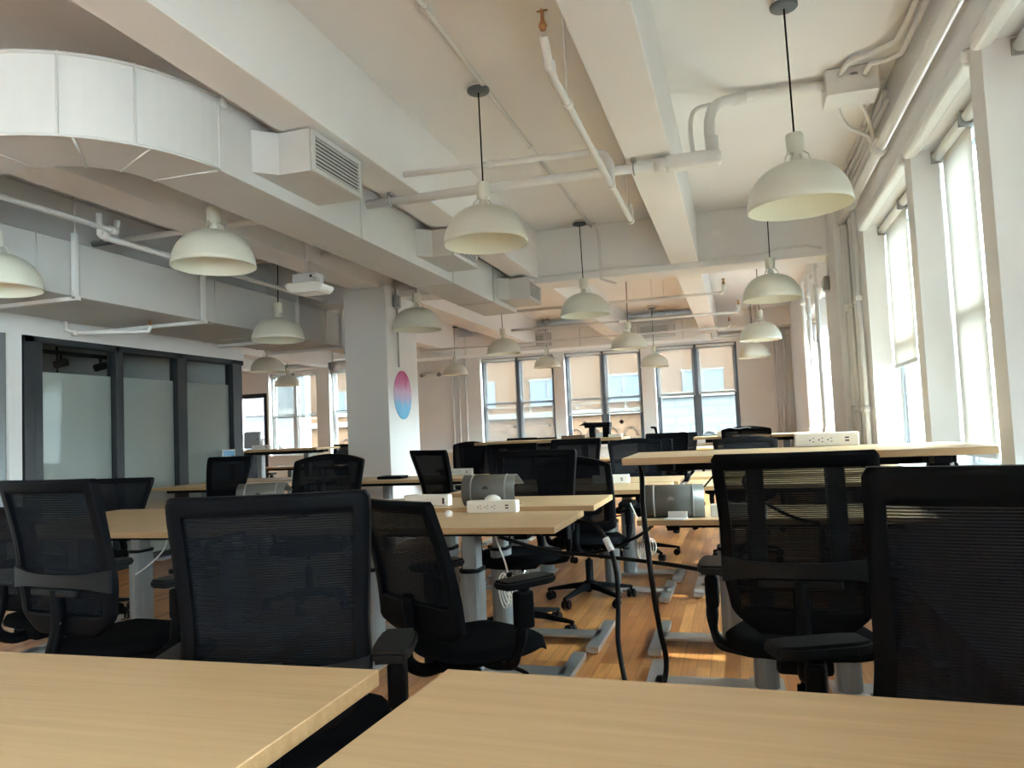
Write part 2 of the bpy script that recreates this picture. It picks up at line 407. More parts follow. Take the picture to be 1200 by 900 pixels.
# ------------------------------------------------------------------ glazed partition of the meeting room
GX = -5.7; GT = 2.135
bm = new()
box(bm, GX-.12, GX, -7.0, 8.02, GT, CZ); struct('wall_partition_header', bm, M['wall'])
bm = new(); box(bm, GX-.12, GX, 4.88, 5.0, 0, GT); struct('wall_partition_pier', bm, M['wall'])
bm = new(); box(bm, GX-3.3, GX-.12, 7.9, 8.02, 0, CZ); struct('wall_meeting_room_end', bm, M['wall'])
bm = new(); box(bm, GX-3.4, GX-3.3, -7, 8.02, 0, CZ); struct('wall_meeting_room_back', bm, M['wall'])
part = thing('glass_partition', 'black framed glass partition of the meeting room under the left duct', 'glass partition', (GX-.05, 5.0, 0))
posts = [(5.02,5.22), (6.01,6.13), (6.86,7.03), (7.79,8.0)]
for a, b_ in posts:
    bm = new(); w = (b_-a)*.5
    box(bm, -.055, .055, a-5.0, a+w-5.0, 0, GT, .004); box(bm, -.045, .03, a+w-5.0, b_-5.0, 0, GT, .003)
    obj('post', bm, [M['part_frame']], part)
bm = new(); box(bm, -.055, .055, .02, 3.0, GT-.055, GT, .004); obj('head_rail', bm, M['part_frame'], part)
bm = new(); box(bm, -.055, .055, .02, 3.0, 0, .09, .004); obj('bottom_rail', bm, M['part_frame'], part)
for (a, b_) in ((5.22,6.01), (6.13,6.86), (7.03,7.79)):
    bm = new(); box(bm, -.006, .006, a-5.0, b_-5.0, .09, GT-.055); p = obj('glass_panel', bm, M['glass_room'], part)
    bm = new(); box(bm, -.010, -.008, a-5.0+.004, b_-5.0-.004, .09, 1.84); obj('frosted_film', bm, M['frost'], p)
# glazed door at the left edge
dr = thing('glass_door', 'greenish glass door at the left edge of the photo', 'door', (GX-.05, 3.95, 0))
bm = new(); box(bm, -.03, .03, 0, .05, 0, GT); box(bm, -.03, .03, .86, .92, 0, GT); box(bm, -.03, .03, .05, .86, GT-.06, GT); box(bm, -.03, .03, .05, .86, 0, .08)
obj('door_frame', bm, M['steel'], dr)
bm = new(); box(bm, -.006, .006, .05, .86, .08, GT-.06); obj('pane', bm, M['frost_green'], dr)
bm = new(); tube(bm, [(.03,.80,.95), (.07,.80,.95), (.07,.80,1.35), (.03,.80,1.35)], .012, 8); obj('pull_handle', bm, M['chrome'], dr)
# wall between door and rest
bm = new(); box(bm, GX-.12, GX, -7.0, 3.93, 0, GT); struct('wall_partition_near', bm, M['wall'])
# blue placard on the glass
s = thing('placard', 'small blue placard with white lettering lines on the end of the glass partition', 'sign', (GX+.012, 7.66, .925)); s.scale = (1, .65, .62)
bm = new(); box(bm, 0, .006, -.17, .19, -.02, .25, .001); obj('card', bm, M['paper'], s)
bm = new(); box(bm, .0062, .0085, -.145, .165, .0, .23); obj('printed_face', bm, M['blue'], s)
bm = new(); box(bm, .0086, .0095, -.12, .07, .12, .135); box(bm, .0086, .0095, -.12, .12, .09, .10); box(bm, .0086, .0095, -.12, .0, .055, .063); obj('printed_lines', bm, M['paper'], s)
# track lights seen behind the glass
for (zz, yy0, yy1, lab, heads) in ((2.17, 6.10, 7.15, 'black track rail with two spotlights behind the first glass panel', (6.38,6.90)), (1.95, 6.15, 7.25, 'lower black rail behind the first glass panel', ())):
    t = thing('track_light', lab, 'track light', (-6.75 if heads else -6.82, (yy0+yy1)/2, zz))
    c = (yy0+yy1)/2
    bm = new(); box(bm, -.02, .02, yy0-c, yy1-c, -.02, .02, .003); obj('rail', bm, M['black'], t)
    bm = new(); tube(bm, [(0,-.3,.02),(0,-.3,CZ-zz)], .008, 6); tube(bm, [(0,.4,.02),(0,.4,CZ-zz)], .008, 6); obj('hanger', bm, M['black'], t)
    for hy in heads:
        bm = new(); tube(bm, [(0,hy-c,-.02),(0,hy-c,-.09)], .012, 8); tube(bm, [(-.02,hy-c-.06,-.13),(.03,hy-c+.05,-.09)], .04, 12); obj('spotlight', bm, M['black'], t)

# ================================================================== DUCTS
def arc(cx, cy, r, a0, a1, k):
    return [(cx+r*math.cos(a0+(a1-a0)*i/k), cy+r*math.sin(a0+(a1-a0)*i/k)) for i in range(k+1)]
d1 = thing('air_duct', 'large white rectangular duct with curved elbow running to the far column bay', 'air duct', (-2.5, 5.6, 2.45))
ox, oy, oz = -2.5, 5.6, 2.45
def shift(pts): return [(x-ox, y-oy) for x, y in pts]
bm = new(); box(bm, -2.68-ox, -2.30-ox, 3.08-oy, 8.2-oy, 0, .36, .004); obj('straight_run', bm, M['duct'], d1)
cx, cy = -3.02, 3.08
outl = arc(cx, cy, .72, 0, -PI/2, 20) + arc(cx, cy, .34, -PI/2, 0, 14)
bm = new(); prism(bm, shift(outl), 'z', 0, .36)
el = obj('elbow', bm, M['duct'], d1)
bm = new()
for zz in (-.004, .345):
    for rad in (.722,):
        pts = [(x, y, zz+.004) for x, y in shift(arc(cx, cy, rad, 0, -PI/2, 20))]
        tube(bm, pts, .007, 6)
obj('edge_flange', bm, M['duct'], el)
for a in (-.0, -.59, -.995, -PI/2):
    bm = new(); tube(bm, [(cx+.722*math.cos(a)-ox, cy+.722*math.sin(a)-oy, 0), (cx+.722*math.cos(a)-ox, cy+.722*math.sin(a)-oy, .36)], .006, 6); obj('seam', bm, M['duct'], el)
for a in (-.0, -.50, -.92, -PI/2):
    bm = new(); tube(bm, [(cx+.72*math.cos(a)-ox, cy+.72*math.sin(a)-oy, 0), (cx+.34*math.cos(a)-ox, cy+.34*math.sin(a)-oy, 0)], .006, 6); obj('seam', bm, M['duct'], el)
bm = new(); box(bm, -4.598-ox, -3.02-ox, 2.36-oy, 2.74-oy, 0, .36, .004); obj('side_run', bm, M['duct'], d1)
for y in (3.9+.62, 6.2, 7.35):
    bm = new(); tube(bm, [(-2.296-ox, y-oy, .36), (-2.296-ox, y-oy, -.003), (-2.68-ox, y-oy, -.003)], .005, 5); obj('joint', bm, M['duct'], d1)
def strap(parent, x, y, z0, z1, lx=.0):
    bm = new(); tube(bm, [(x, y, z0), (x+lx, y, z1)], .008, 6); box(bm, x-.012, x+.012, y-.012, y+.012, z0-.02, z0+.02, .003); return obj('hanger_rod', bm, M['pipe'], parent)
for y in (3.1, 4.9, 6.7, 8.1):
    strap(d1, -2.285-ox, y-oy, .33, .80)
def diffuser(parent, y0, y1, xin, xout, z0, z1, taper):
    """side box with a grille facing +X"""
    bm = new()
    # neck
    prism(bm, [(xin-ox, y0-oy), (xin+.10-ox, y0+taper-oy), (xout-ox, y0+taper-oy), (xout-ox, y1-oy), (xin-ox, y1-oy)], 'z', z0-oz, z1-oz)
    o = obj('diffuser_box', bm, M['duct'], parent)
    bm = new(); w = .028
    X = xout-ox
    ya, yb = y0+taper+.01-oy, y1-.01-oy
    box(bm, X, X+.012, ya, ya+w, z0-oz, z1-oz, .002); box(bm, X, X+.012, yb-w, yb, z0-oz, z1-oz, .002)
    box(bm, X, X+.012, ya+w, yb-w, z0-oz, z0+w-oz, .002); box(bm, X, X+.012, ya+w, yb-w, z1-w-oz, z1-oz, .002)
    g = obj('grille_frame', bm, M['duct'], o)
    bm = new(); k = 8
    for i in range(k):
        z = z0+w+(z1-z0-2*w)*(i+.5)/k-oz
        box(bm, X+.001, X+.010, ya+w, yb-w, z-.004, z+.003)
    obj('slats', bm, M['duct'], g)
    bm = new(); box(bm, X+.0005, X+.0015, ya+w, yb-w, z0+w-oz, z1-w-oz); obj('grille_back', bm, M['slot'], g)
diffuser(d1, 3.34, 3.98, -2.30, -2.02, 2.52, 2.74, .09)
diffuser(d1, 5.42, 6.10, -2.30, -2.04, 2.52, 2.73, .09)
diffuser(d1, 7.50, 8.10, -2.30, -2.00, 2.50, 2.72, .08)

d2 = thing('air_duct', 'wide low rectangular duct above the glass partition with strut hangers', 'air duct', (-5.1, 5.5, 2.27))
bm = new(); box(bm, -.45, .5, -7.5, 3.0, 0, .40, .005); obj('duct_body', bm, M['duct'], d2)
for y in (-1.35, .55, 1.6, 2.55):
    bm = new(); tube(bm, [(.503, y, .40), (.503, y, -.003), (-.45, y, -.003)], .006, 6); obj('joint', bm, M['duct'], d2)
for y in (-1.05, .35, 1.9, 2.9):
    bm = new(); box(bm, -.5, .56, y-.02, y+.02, -.035, -.004, .003)
    box(bm, .512, .545, y-.02, y+.02, -.03, .46, .003)
    tube(bm, [(.53, y, .46), (.53, y, CZ-2.27)], .006, 6)
    obj('strut_hanger', bm, M['pipe'], d2)
bm = new(); box(bm, -.1, .3, 3.0, 4.6, .05, .36, .005); obj('narrow_run', bm, M['duct'], d2)

d3 = thing('air_duct', 'flat duct across the room in front of the far windows', 'air duct', (-3.2, 14.45, 2.68))
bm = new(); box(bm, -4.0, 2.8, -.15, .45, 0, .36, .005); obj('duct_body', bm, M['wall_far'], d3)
for x in (-3.0, -1.9, .4, 1.3, 2.3):
    bm = new(); tube(bm, [(x, -.155, 0), (x, -.155, .36)], .006, 6); obj('joint', bm, M['duct'], d3)
for x in (-.49, 1.83):
    bm = new(); box(bm, x-.34, x+.34, -.32, -.15, .06, .30, .006); v = obj('vent_box', bm, M['duct'], d3)
    bm = new(); box(bm, x-.27, x+.22, -.324, -.319, .10, .26); obj('grille_back', bm, M['grille'], v)
    bm = new()
    for i in range(6): box(bm, x-.27, x+.22, -.332, -.324, .11+i*.026, .117+i*.026)
    obj('slats', bm, M['duct'], v)
for x in (-3.2, -.9, 1.0, 2.6):
    bm = new(); tube(bm, [(x, .1, .36), (x, .1, CZ-2.68)], .008, 6); obj('hanger_rod', bm, M['pipe'], d3)

# ================================================================== PIPES
def pipe(label, pts, r, cat='pipe', group=None, name='pipe', fittings=(), fr=1.35, n=12, m='pipe', smooth=False):
    P = smooth_path(pts) if smooth else pts
    o = Vector(P[0]); t = thing(name, label, cat, o, 0, group)
    bm = new(); tube(bm, [Vector(p)-o for p in P], r, n); obj('tube', bm, M[m], t)
    for (p, d) in fittings:
        p = Vector(p)-o; d = Vector(d).normalized()*r*1.3
        bm = new(); tube(bm, [p-d, p+d], r*fr, n); obj('coupling', bm, M[m], t)
    return t
pipe('thin ceiling conduit feeding the second row of pendant lamps', [(-1.36,-2,CZ-.016),(-1.36,8.0-.15,CZ-.016)], .014, 'conduit', name='conduit', fittings=[((-1.36,y,CZ-.016),(0,1,0)) for y in (2.2,3.4,5.4,7.0)])
pipe('conduit dropping down the face of the cross beam', [(-1.30,7.70,CZ-.03),(-1.28,7.82,CZ-.1),(-1.28,7.83,2.72),(-1.26,7.80,2.66),(-1.12,7.8,2.60)], .014, 'conduit', name='conduit', smooth=True)
# sprinkler branch beside the beam
t = pipe('white sprinkler pipe with brass head running beside the middle beam', [(-.66,2.93,2.72),(-.66,3.0,2.645),(-.66,3.1,2.61),(-.66,5.5,2.61)], .018, 'sprinkler pipe', name='sprinkler_pipe', fittings=[((-.66,3.02,2.64),(0,.6,-.5)),((-.66,3.35,2.61),(0,1,0)),((-.66,4.6,2.61),(0,1,0)),((-.66,5.46,2.61),(0,1,0))])
bm = new(); lathe(bm, [(.012,0),(.018,.02),(.010,.035),(.007,.06)], 10, (0,-.005,.02)); box(bm, -.003, .003, -.025, .018, .06, .10); box(bm, -.022, .022, -.006, .0, .098, .104)
obj('sprinkler_head', bm, M['brass'], t)
bm = new(); tube(bm, [(0,.42,-.09),(0,.42,.53)], .005, 6); tube(bm, [(0,2.4,-.09),(0,2.4,.53)], .005, 6); obj('hanger_rod', bm, M['pipe'], t)
bm = new(); tube(bm, [(0,2.56,-.11),(0,2.56,-.02)], .018, 8); lathe(bm, [(.01,0),(.016,.02),(.004,.05)], 8, (0,2.56,-.02)); obj('end_fitting', bm, M['pipe'], t)
bm = new(); tube(bm, [(0,1.67,-.11),(0,1.67,.02),(-.03,1.66,.08),(-.10,1.65,.10)], .024, 10); obj('elbow', bm, M['pipe'], t)
t = pipe('large horizontal white pipe crossing under the beams', [(-2.30,4.62,2.70),(-.22,4.62,2.70)], .030, fittings=[((-.36,4.62,2.70),(1,0,0))])
for x in (-2.12, -.52):
    bm = new(); box(bm, x+2.3-.015, x+2.3+.015, -.05, .05, .03, .055, .003); tube(bm, [(x+2.3,-.04,.04),(x+2.3,-.045,-.02),(x+2.3,0,-.042),(x+2.3,.045,-.02),(x+2.3,.04,.04)], .006, 6)
    obj('beam_clamp', bm, M['alu'], t)
pipe('slim horizontal pipe above the large crossing pipe', [(-2.25,4.42,2.80),(-.72,4.52,2.80)], .019, fittings=[((-1.38,4.48,2.80),(1,.05,0))])
t = thing('pull_box', 'long rounded pull box under the right edge of the middle beam', 'electrical box', (-.17,4.63,2.70))
bm = new(); box(bm, -.17, .16, -.05, .05, -.045, .045, .025, seg=3); obj('box_body', bm, M['pipe'], t)
pipe('thick conduit curving from the pull box up to the ceiling', [(-.06,4.64,2.74),(-.07,4.66,2.86),(-.06,4.74,3.0),(-.01,4.9,3.13),(.10,5.02,3.19),(.3,5.05,3.20),(.62,5.05,3.20)], .032, 'conduit', name='conduit', smooth=True, fittings=[((-.06,4.645,2.79),(0,0,1)),((.12,5.03,3.19),(1,.1,0))], fr=1.2)
pipe('thin conduit curving up beside the thick one', [(-.17,4.66,2.74),(-.18,4.68,2.9),(-.16,4.8,3.06),(-.08,5.0,3.17),(.05,5.12,3.21),(.4,5.14,3.22),(.62,5.12,3.22)], .014, 'conduit', name='conduit', smooth=True)
t = thing('junction_box', 'square white junction box where ceiling meets window wall', 'electrical box', (.80,5.06,3.16))
bm = new(); box(bm, -.18, .12, -.13, .11, -.075, .085, .006); obj('box_body', bm, M['pipe'], t)
bm = new(); lathe(bm, [(.022,0),(.022,.006),(.001,.007)], 12, (-.02,-.131,.03), Matrix.Identity(4)); obj('knockout', bm, M['grille'], t)
pipe('paired conduits bending from the junction box to the wall, upper one', [(.70,4.92,3.20),(.74,4.80,3.22),(.86,4.74,3.22),(.955,4.6,3.2),(.965,4.3,3.19),(.965,-2.9,3.19)], .017, 'conduit', name='conduit', smooth=False)
pipe('conduit bending from the junction box to the wall, lower one', [(.84,4.92,3.18),(.86,4.84,3.2),(.93,4.75,3.17),(.975,4.6,3.13),(.98,4.3,3.12),(.98,-2.9,3.12)], .015, 'conduit', name='conduit')
for k, (zz, lab) in enumerate(((3.215,'topmost'), (3.15,'second'), (3.09,'third'))):
    pipe('%s conduit along the top of the window wall beyond the junction box' % lab, [(.995-.01*(2-k),5.17 if k else 5.17,zz),(.995-.01*(2-k),7.33,zz)], .013, 'conduit', name='conduit', fittings=[((.995-.01*(2-k),y,zz),(0,1,0)) for y in (5.9,6.7)])
for k, (xa, lab) in enumerate(((.70,'left'), (.84,'right'))):
    pipe('short %s conduit leaving the junction box downwards to the wall' % lab, [(xa,5.17,3.12),(xa+.10,5.5,3.09),(.985,5.72,3.03),(.99,6.2,3.0+.02*k),(.99,7.3,3.0+.02*k)], .014, 'conduit', name='conduit', smooth=True)
t = pipe('heavy white pipe along the wall above the window heads', [(.965,-2.9,2.86),(.965,7.33,2.86)], .034, fittings=[((.965,5.35,2.86),(0,1,0)),((.965,3.4,2.86),(0,1,0)),((.965,6.7,2.86),(0,1,0))], fr=1.5)
# pilaster risers
for k, (y, r_, lab, x) in enumerate(((7.28,.03,'thick riser pipe in the corner of the pilaster',.975), (7.18,.018,'slim riser pipe beside the pilaster corner riser',.98), (6.95,.016,'thin riser pipe on the pier left of the half-lowered blinds',.985), (6.72,.02,'riser pipe next to the far jamb of the pilaster window',.98))):
    pipe(lab, [(x,y,0),(x,y,2.80 if k else 3.2)], r_, fittings=[((x,y,z),(0,0,1)) for z in (1.2,2.1)])
for k, (x, y) in enumerate(((.86,8.75), (.83,9.35), (.82,9.95))):
    pipe(['nearest','middle','furthest'][k]+' of three free risers before the windows past the pilaster', [(x,y,0),(x,y,2.78),(x+.12,y+.05,2.88)], .024, fittings=[((x,y,z),(0,0,1)) for z in (1.0,2.55)])
for k, x in enumerate((.70,.80,.90)):
    pipe(['left','middle','right'][k]+' of three risers in the far right corner of the room', [(x,15.5,0),(x,15.5,2.88)], .028)
for k, x in enumerate((-5.86,-5.72,-5.56)):
    pipe(['left','middle','right'][k]+' of three risers left of the far windows', [(x,15.52,0),(x,15.52,2.88)], .024)
for k, (x, z0) in enumerate(((-.33,2.0),(-.22,2.0))):
    pipe(['left','right'][k]+' short pipe coming down above the far right pendants', [(x+.62,14.9,z0+.35),(x+.62,14.9,CZ)], .02)
# cross pipes of the far bay
for k, (y, x0, x1) in enumerate(((9.6,-2.9,-.12), (11.4,-3.3,.05), (13.2,-5.6,-.1))):
    t = pipe('horizontal sprinkler pipe of the far bay, %s from the cross beam' % ['first','second','third'][k], [(x0,y,2.70),(x1,y,2.70),(x1+.03,y,2.73),(x1+.03,y,2.80)], .02, 'sprinkler pipe', name='sprinkler_pipe', fittings=[((x1,y,2.70),(1,0,0)),(((x0+x1)/2,y,2.70),(1,0,0))])
    bm = new(); lathe(bm, [(.014,0),(.02,.02),(.008,.05),(.02,.07),(.001,.072)], 10, (x1+.03-x0,0,.10)); obj('sprinkler_head', bm, M['brass'], t)
    bm = new(); tube(bm, [(.7*(x1-x0),0,.02),(.7*(x1-x0),0,CZ-2.70)], .005, 6); obj('hanger_rod', bm, M['pipe'], t)
pipe('conduit lying along the top of the cross beam face', [(-3.5,7.83,2.76),(.3,7.83,2.76),(.5,7.83,2.80),(.72,7.83,2.80),(.85,7.83,2.76)], .012, 'conduit', name='conduit')
# left sprinkler pipes
t = pipe('sprinkler pipe running over the left duct into the meeting room side', [(-4.2,1.0,2.70),(-4.2,4.45,2.70),(-4.2,4.46,2.78)], .022, 'sprinkler pipe', name='sprinkler_pipe', fittings=[((-4.2,4.42,2.70),(0,1,0)),((-4.2,3.4,2.70),(0,1,0))])
t = pipe('lower offset sprinkler pipe passing behind the large left pendant', [(-4.22,4.32,2.80),(-4.22,4.32,2.66),(-4.22,4.40,2.64),(-4.22,7.4,2.64)], .022, 'sprinkler pipe', name='sprinkler_pipe', fittings=[((-4.22,4.36,2.65),(0,1,-.3))])
t = pipe('cross pipe between duct and left ceiling beams', [(-4.9,4.95,2.80),(-2.75,4.95,2.80)], .025, 'sprinkler pipe', name='sprinkler_pipe', fittings=[((-3.9,4.95,2.8),(1,0,0))])
t = pipe('second cross pipe further along the left ceiling', [(-5.2,6.3,2.86),(-2.75,6.3,2.86)], .02)
t = pipe('small sprinkler pipe hooking below the left duct', [(-5.55,5.3,2.35),(-5.55,5.3,2.20),(-5.50,5.35,2.17),(-4.95,5.6,2.17),(-4.93,5.6,2.22)], .02, 'sprinkler pipe', name='sprinkler_pipe', fittings=[((-5.5,5.35,2.17),(1,.3,0))])
bm = new(); lathe(bm, [(.01,0),(.016,.02),(.004,.05)], 8, (.62,.30,-.13)); obj('sprinkler_head', bm, M['brass'], t)

# ================================================================== PENDANT LAMPS
def make_lamp(drop):
    """origin at the rim centre; drop = distance from rim to ceiling"""
    root = thing('pendant_lamp', '', 'pendant lamp')
    Rm, H = .25, .228
    prof = []
    for i in range(15):
        a = (PI/2)*i/14
        prof.append((Rm*math.cos(a)**.86 if i < 14 else .045, H*math.sin(a)**.92))
    prof[-1] = (.040, H)
    bm = new()
    lathe(bm, [(Rm-.001,0),(Rm+.003,.002)] + prof[1:], 40)
    # remove end caps
    big = [f for f in bm.faces if len(f.verts) > 4]; bmesh.ops.delete(bm, geom=big, context='FACES')
    o = obj('lamp_shade', bm, M['shade'], root)
    bm = new(); lathe(bm, [(Rm-.0015,.0005)] + [(max(r_-.004,.001), z-.003) for r_, z in prof[1:]], 40)
    big = [f for f in bm.faces if len(f.verts) > 4]; bmesh.ops.delete(bm, geom=big, context='FACES')
    obj('shade_lining', bm, M['shade_in'], o)
    bm = new(); lathe(bm, [(.028,H-.01),(.028,H+.03),(.020,H+.034),(.020,H+.05),(.041,H+.052),(.043,H+.135),(.039,H+.142),(.0395,H+.146),(.001,H+.147)], 24)
    s = obj('socket_housing', bm, M['shade'], root)
    for k in range(3):
        bm = new(); a = k*2*PI/3+.4; c, q = math.cos(a), math.sin(a)
        tube(bm, [(.035*c,.035*q,H+.055), (.062*c,.062*q,H+.030), (.072*c,.072*q,H-.012)], .004, 6)
        obj('bracket', bm, M['shade'], root)
    bm = new(); tube(bm, [(0,0,H+.14),(0,0,drop-.03)], .0048, 8); obj('cord', bm, M['black'], root)
    bm = new(); lathe(bm, [(.001,drop-.045),(.062,drop-.042),(.068,drop-.036),(.068,drop-.022),(.001,drop-.021)], 28); obj('ceiling_canopy', bm, M['canopy'], root)
    bm = new(); lathe(bm, [(.056,drop-.022),(.056,drop)], 24); obj('ceiling_plate', bm, M['white'], root)
    return root
lamps = [
 (.35,4.04,2.19,'nearest large cream dome pendant, right of the middle beam'),
 (-1.39,4.34,2.27,'large cream dome pendant hanging in front of the sprinkler pipe crossing'),
 (-3.05,4.01,2.24,'large cream dome pendant just under the curved duct bend'),
 (-4.32,3.62,2.15,'cream dome pendant cut by the left edge of the photo'),
 (-3.07,7.18,2.21,'cream dome pendant in front of the column with the pink and blue oval'),
 (-1.43,7.65,2.28,'cream dome pendant hanging against the cross beam, middle of the photo'),
 (.34,7.19,2.21,'cream dome pendant before the cross beam, topmost of the right-hand row of three'),
 (-4.31,6.62,2.14,'cream dome pendant left of the column, in front of the low duct'),
 (-3.25,10.79,2.28,'cream dome pendant beside the vent of the flat far duct'),
 (-1.42,10.76,2.22,'cream dome pendant before the right vent, above the orange brick window'),
 (.31,10.07,2.14,'middle dome of the three stacked behind one another on the right'),
 (.30,13.14,2.17,'lowest and furthest dome of the three on the right'),
 (-3.42,14.15,2.31,'small far dome pendant over the pier between the left and middle far windows'),
 (-1.39,13.84,2.17,'small far dome pendant over the pier between the middle and right far windows'),
 (-5.26,14.1,2.28,'small far dome pendant in front of the three riser pipes'),
 (-6.75,10.07,2.20,'dome pendant just right of the glass partition corner'),
 (-8.99,14.1,2.29,'small dome pendant in front of the far left window')]
for i, (x, y, z, lab) in enumerate(lamps):
    L = make_lamp(CZ-z)
    L.location = (x, y, z); L['label'] = lab; L['group'] = 'cream dome pendant lamps over the desks'
    L.rotation_euler = (R(random.uniform(-1.5,1.5)), R(random.uniform(-1.5,1.5)), random.uniform(0,2))

# ================================================================== DESKS
def make_desk(w, d, top, label, loc, rz=0, group='maple topped height adjustable desks', legs=None, fscale=1.0, lower_grey=True):
    """origin on the floor below the middle of the top"""
    root = thing('desk', label, 'desk', loc, rz, group)
    bm = new(); box(bm, -w/2, w/2, -d/2, d/2, top-.028, top, .0015, seg=1)
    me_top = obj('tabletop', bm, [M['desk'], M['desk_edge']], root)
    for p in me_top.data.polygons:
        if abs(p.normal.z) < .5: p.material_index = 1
    bm = new()
    box(bm, -w/2+.12, w/2-.12, -.10, -.06, top-.068, top-.029, .003); box(bm, -w/2+.12, w/2-.12, .06, .10, top-.068, top-.029, .003)
    box(bm, -w/2+.14, -w/2+.20, -d/2+.06, d/2-.06, top-.060, top-.029, .003); box(bm, w/2-.20, w/2-.14, -d/2+.06, d/2-.06, top-.060, top-.029, .003)
    obj('under_frame', bm, M['black'], root)
    for s in (-1, 1):
        inset = .42 if legs is None else legs
        X = s*(w/2-inset); XF = s*(w/2-.05)
        bm = new()
        z1 = .50
        outl = arc(0, -.03, .050, 0, -PI, 8) + arc(0, .03, .050, PI, 0, 8)
        prism(bm, [(X+a, b) for a, b in outl], 'z', .035, z1)
        lg = obj('leg', bm, M['steel'], root)
        bm = new(); box(bm, X-.036, X+.036, -.045, .045, z1, top-.07, .006); obj('inner_column', bm, M['steel'], lg)
        bm = new(); prism(bm, [(X+a*1.05, b*1.05) for a, b in outl], 'z', z1-.010, z1+.006); obj('collar', bm, M['black'], lg)
        bm = new(); box(bm, min(X,XF), max(X,XF), -.06, .06, .026, .040, .003); box(bm, X-.07, X+.07, -.10, .10, .022, .038, .004); obj('floor_plate', bm, M['alu'], lg)
        bm = new()
        L = min(d/2-.02, .31)
        prism(bm, [(-L,.016),(-L+.02,.012),(L-.02,.012),(L,.016),(L,.040),(-L,.040)], 'x', XF-.032, XF+.032)
        ft = obj('foot', bm, M['alu'], lg)
        bm = new(); box(bm, XF-.016, XF+.016, -L+.03, L-.03, .0621, .0635) ; bm.free()
        for q in (-1, 1):
            bm = new(); tube(bm, [(X*0+XF, q*(L-.03), 0), (XF, q*(L-.03), .016)], .022, 12); obj('glide', bm, M['chrome'], lg)
    return root
D = {}
G1 = 'maple topped height adjustable desks'
D['L'] = make_desk(1.5, .70, .735, 'near desk filling the bottom left corner of the photo', (-1.395, .93, 0))
D['R'] = make_desk(1.5, .70, .735, 'near desk filling the bottom right of the photo', (.210, .915, 0), R(-2.8))
D['2a'] = make_desk(1.52, .64, .735, 'mid-photo desk with the white three-outlet power box at its back edge', (-1.54, 3.535, 0), group=G1, legs=.49)
D['2b'] = make_desk(1.52, .60, .755, 'desk carrying the grey bent stand, back to back behind the mid-photo desk', (-1.495, 4.20, 0), legs=.60)
D['2c'] = make_desk(1.52, .64, .735, 'desk seen between the two nearest left chairs', (-3.20, 3.46, 0))
D['2d'] = make_desk(1.52, .58, .73, 'desk backing onto the one between the two nearest left chairs', (-3.36, 4.09, 0))
D['2e'] = make_desk(1.36, .64, 1.018, 'desk raised to standing height at the right, reaching the windows', (.205, 3.48, 0), R(1), legs=.52)
D['2f'] = make_desk(1.36, .64, .68, 'lowered desk carrying the second bent grey stand, behind the raised desk', (.16, 4.20, 0))
D['3a'] = make_desk(1.5, .62, .735, 'desk under the far row of chairs, near half, left of the aisle', (-1.23, 5.36, 0))
D['3b'] = make_desk(1.5, .62, .735, 'desk under the far row of chairs, far half, left of the aisle', (-1.20, 6.01, 0))
D['3c'] = make_desk(1.35, .60, .735, 'desk glimpsed behind the second bent stand, right of the aisle', (.30, 5.52, 0))
D['3d'] = make_desk(1.35, .60, .755, 'desk glimpsed behind it, right of the aisle and one bench further', (.30, 6.14, 0))
D['4a'] = make_desk(1.5, .62, .735, 'desk in front of the column with a black slab lying on it', (-3.05, 7.15-.12, 0))
D['4b'] = make_desk(1.5, .62, .735, 'narrow wood edge below the blue placard', (-4.95, 6.75, 0))
D['4c'] = make_desk(1.5, .62, 1.045, 'raised desk in the far middle with dark gadgets on it', (-1.85, 7.75, 0))
D['4d'] = make_desk(1.4, .62, .99, 'raised desk near the far right corner with boxes on it', (.20, 9.0, 0))
D['5a'] = make_desk(1.5, .62, .735, 'pale sunlit desk left of the big round-topped chair', (-4.95, 7.5, 0))
D['5b'] = make_desk(1.3, .62, 1.05, 'raised desk on a grey column leg near the partition end', (-5.75, 8.9, 0), legs=.30)
D['5c'] = make_desk(1.4, .62, .735, 'bright desk under the far left window', (-6.9, 11.3, 0))
D['5d'] = make_desk(1.5, .62, .735, 'desk row before the middle far window', (-1.6, 10.2, 0))
D['5e'] = make_desk(1.5, .62, .80, 'white-lit desk before the right far window', (-.55, 11.4, 0))
for k, nm in (('2b','2b'),('3a','3a')): pass

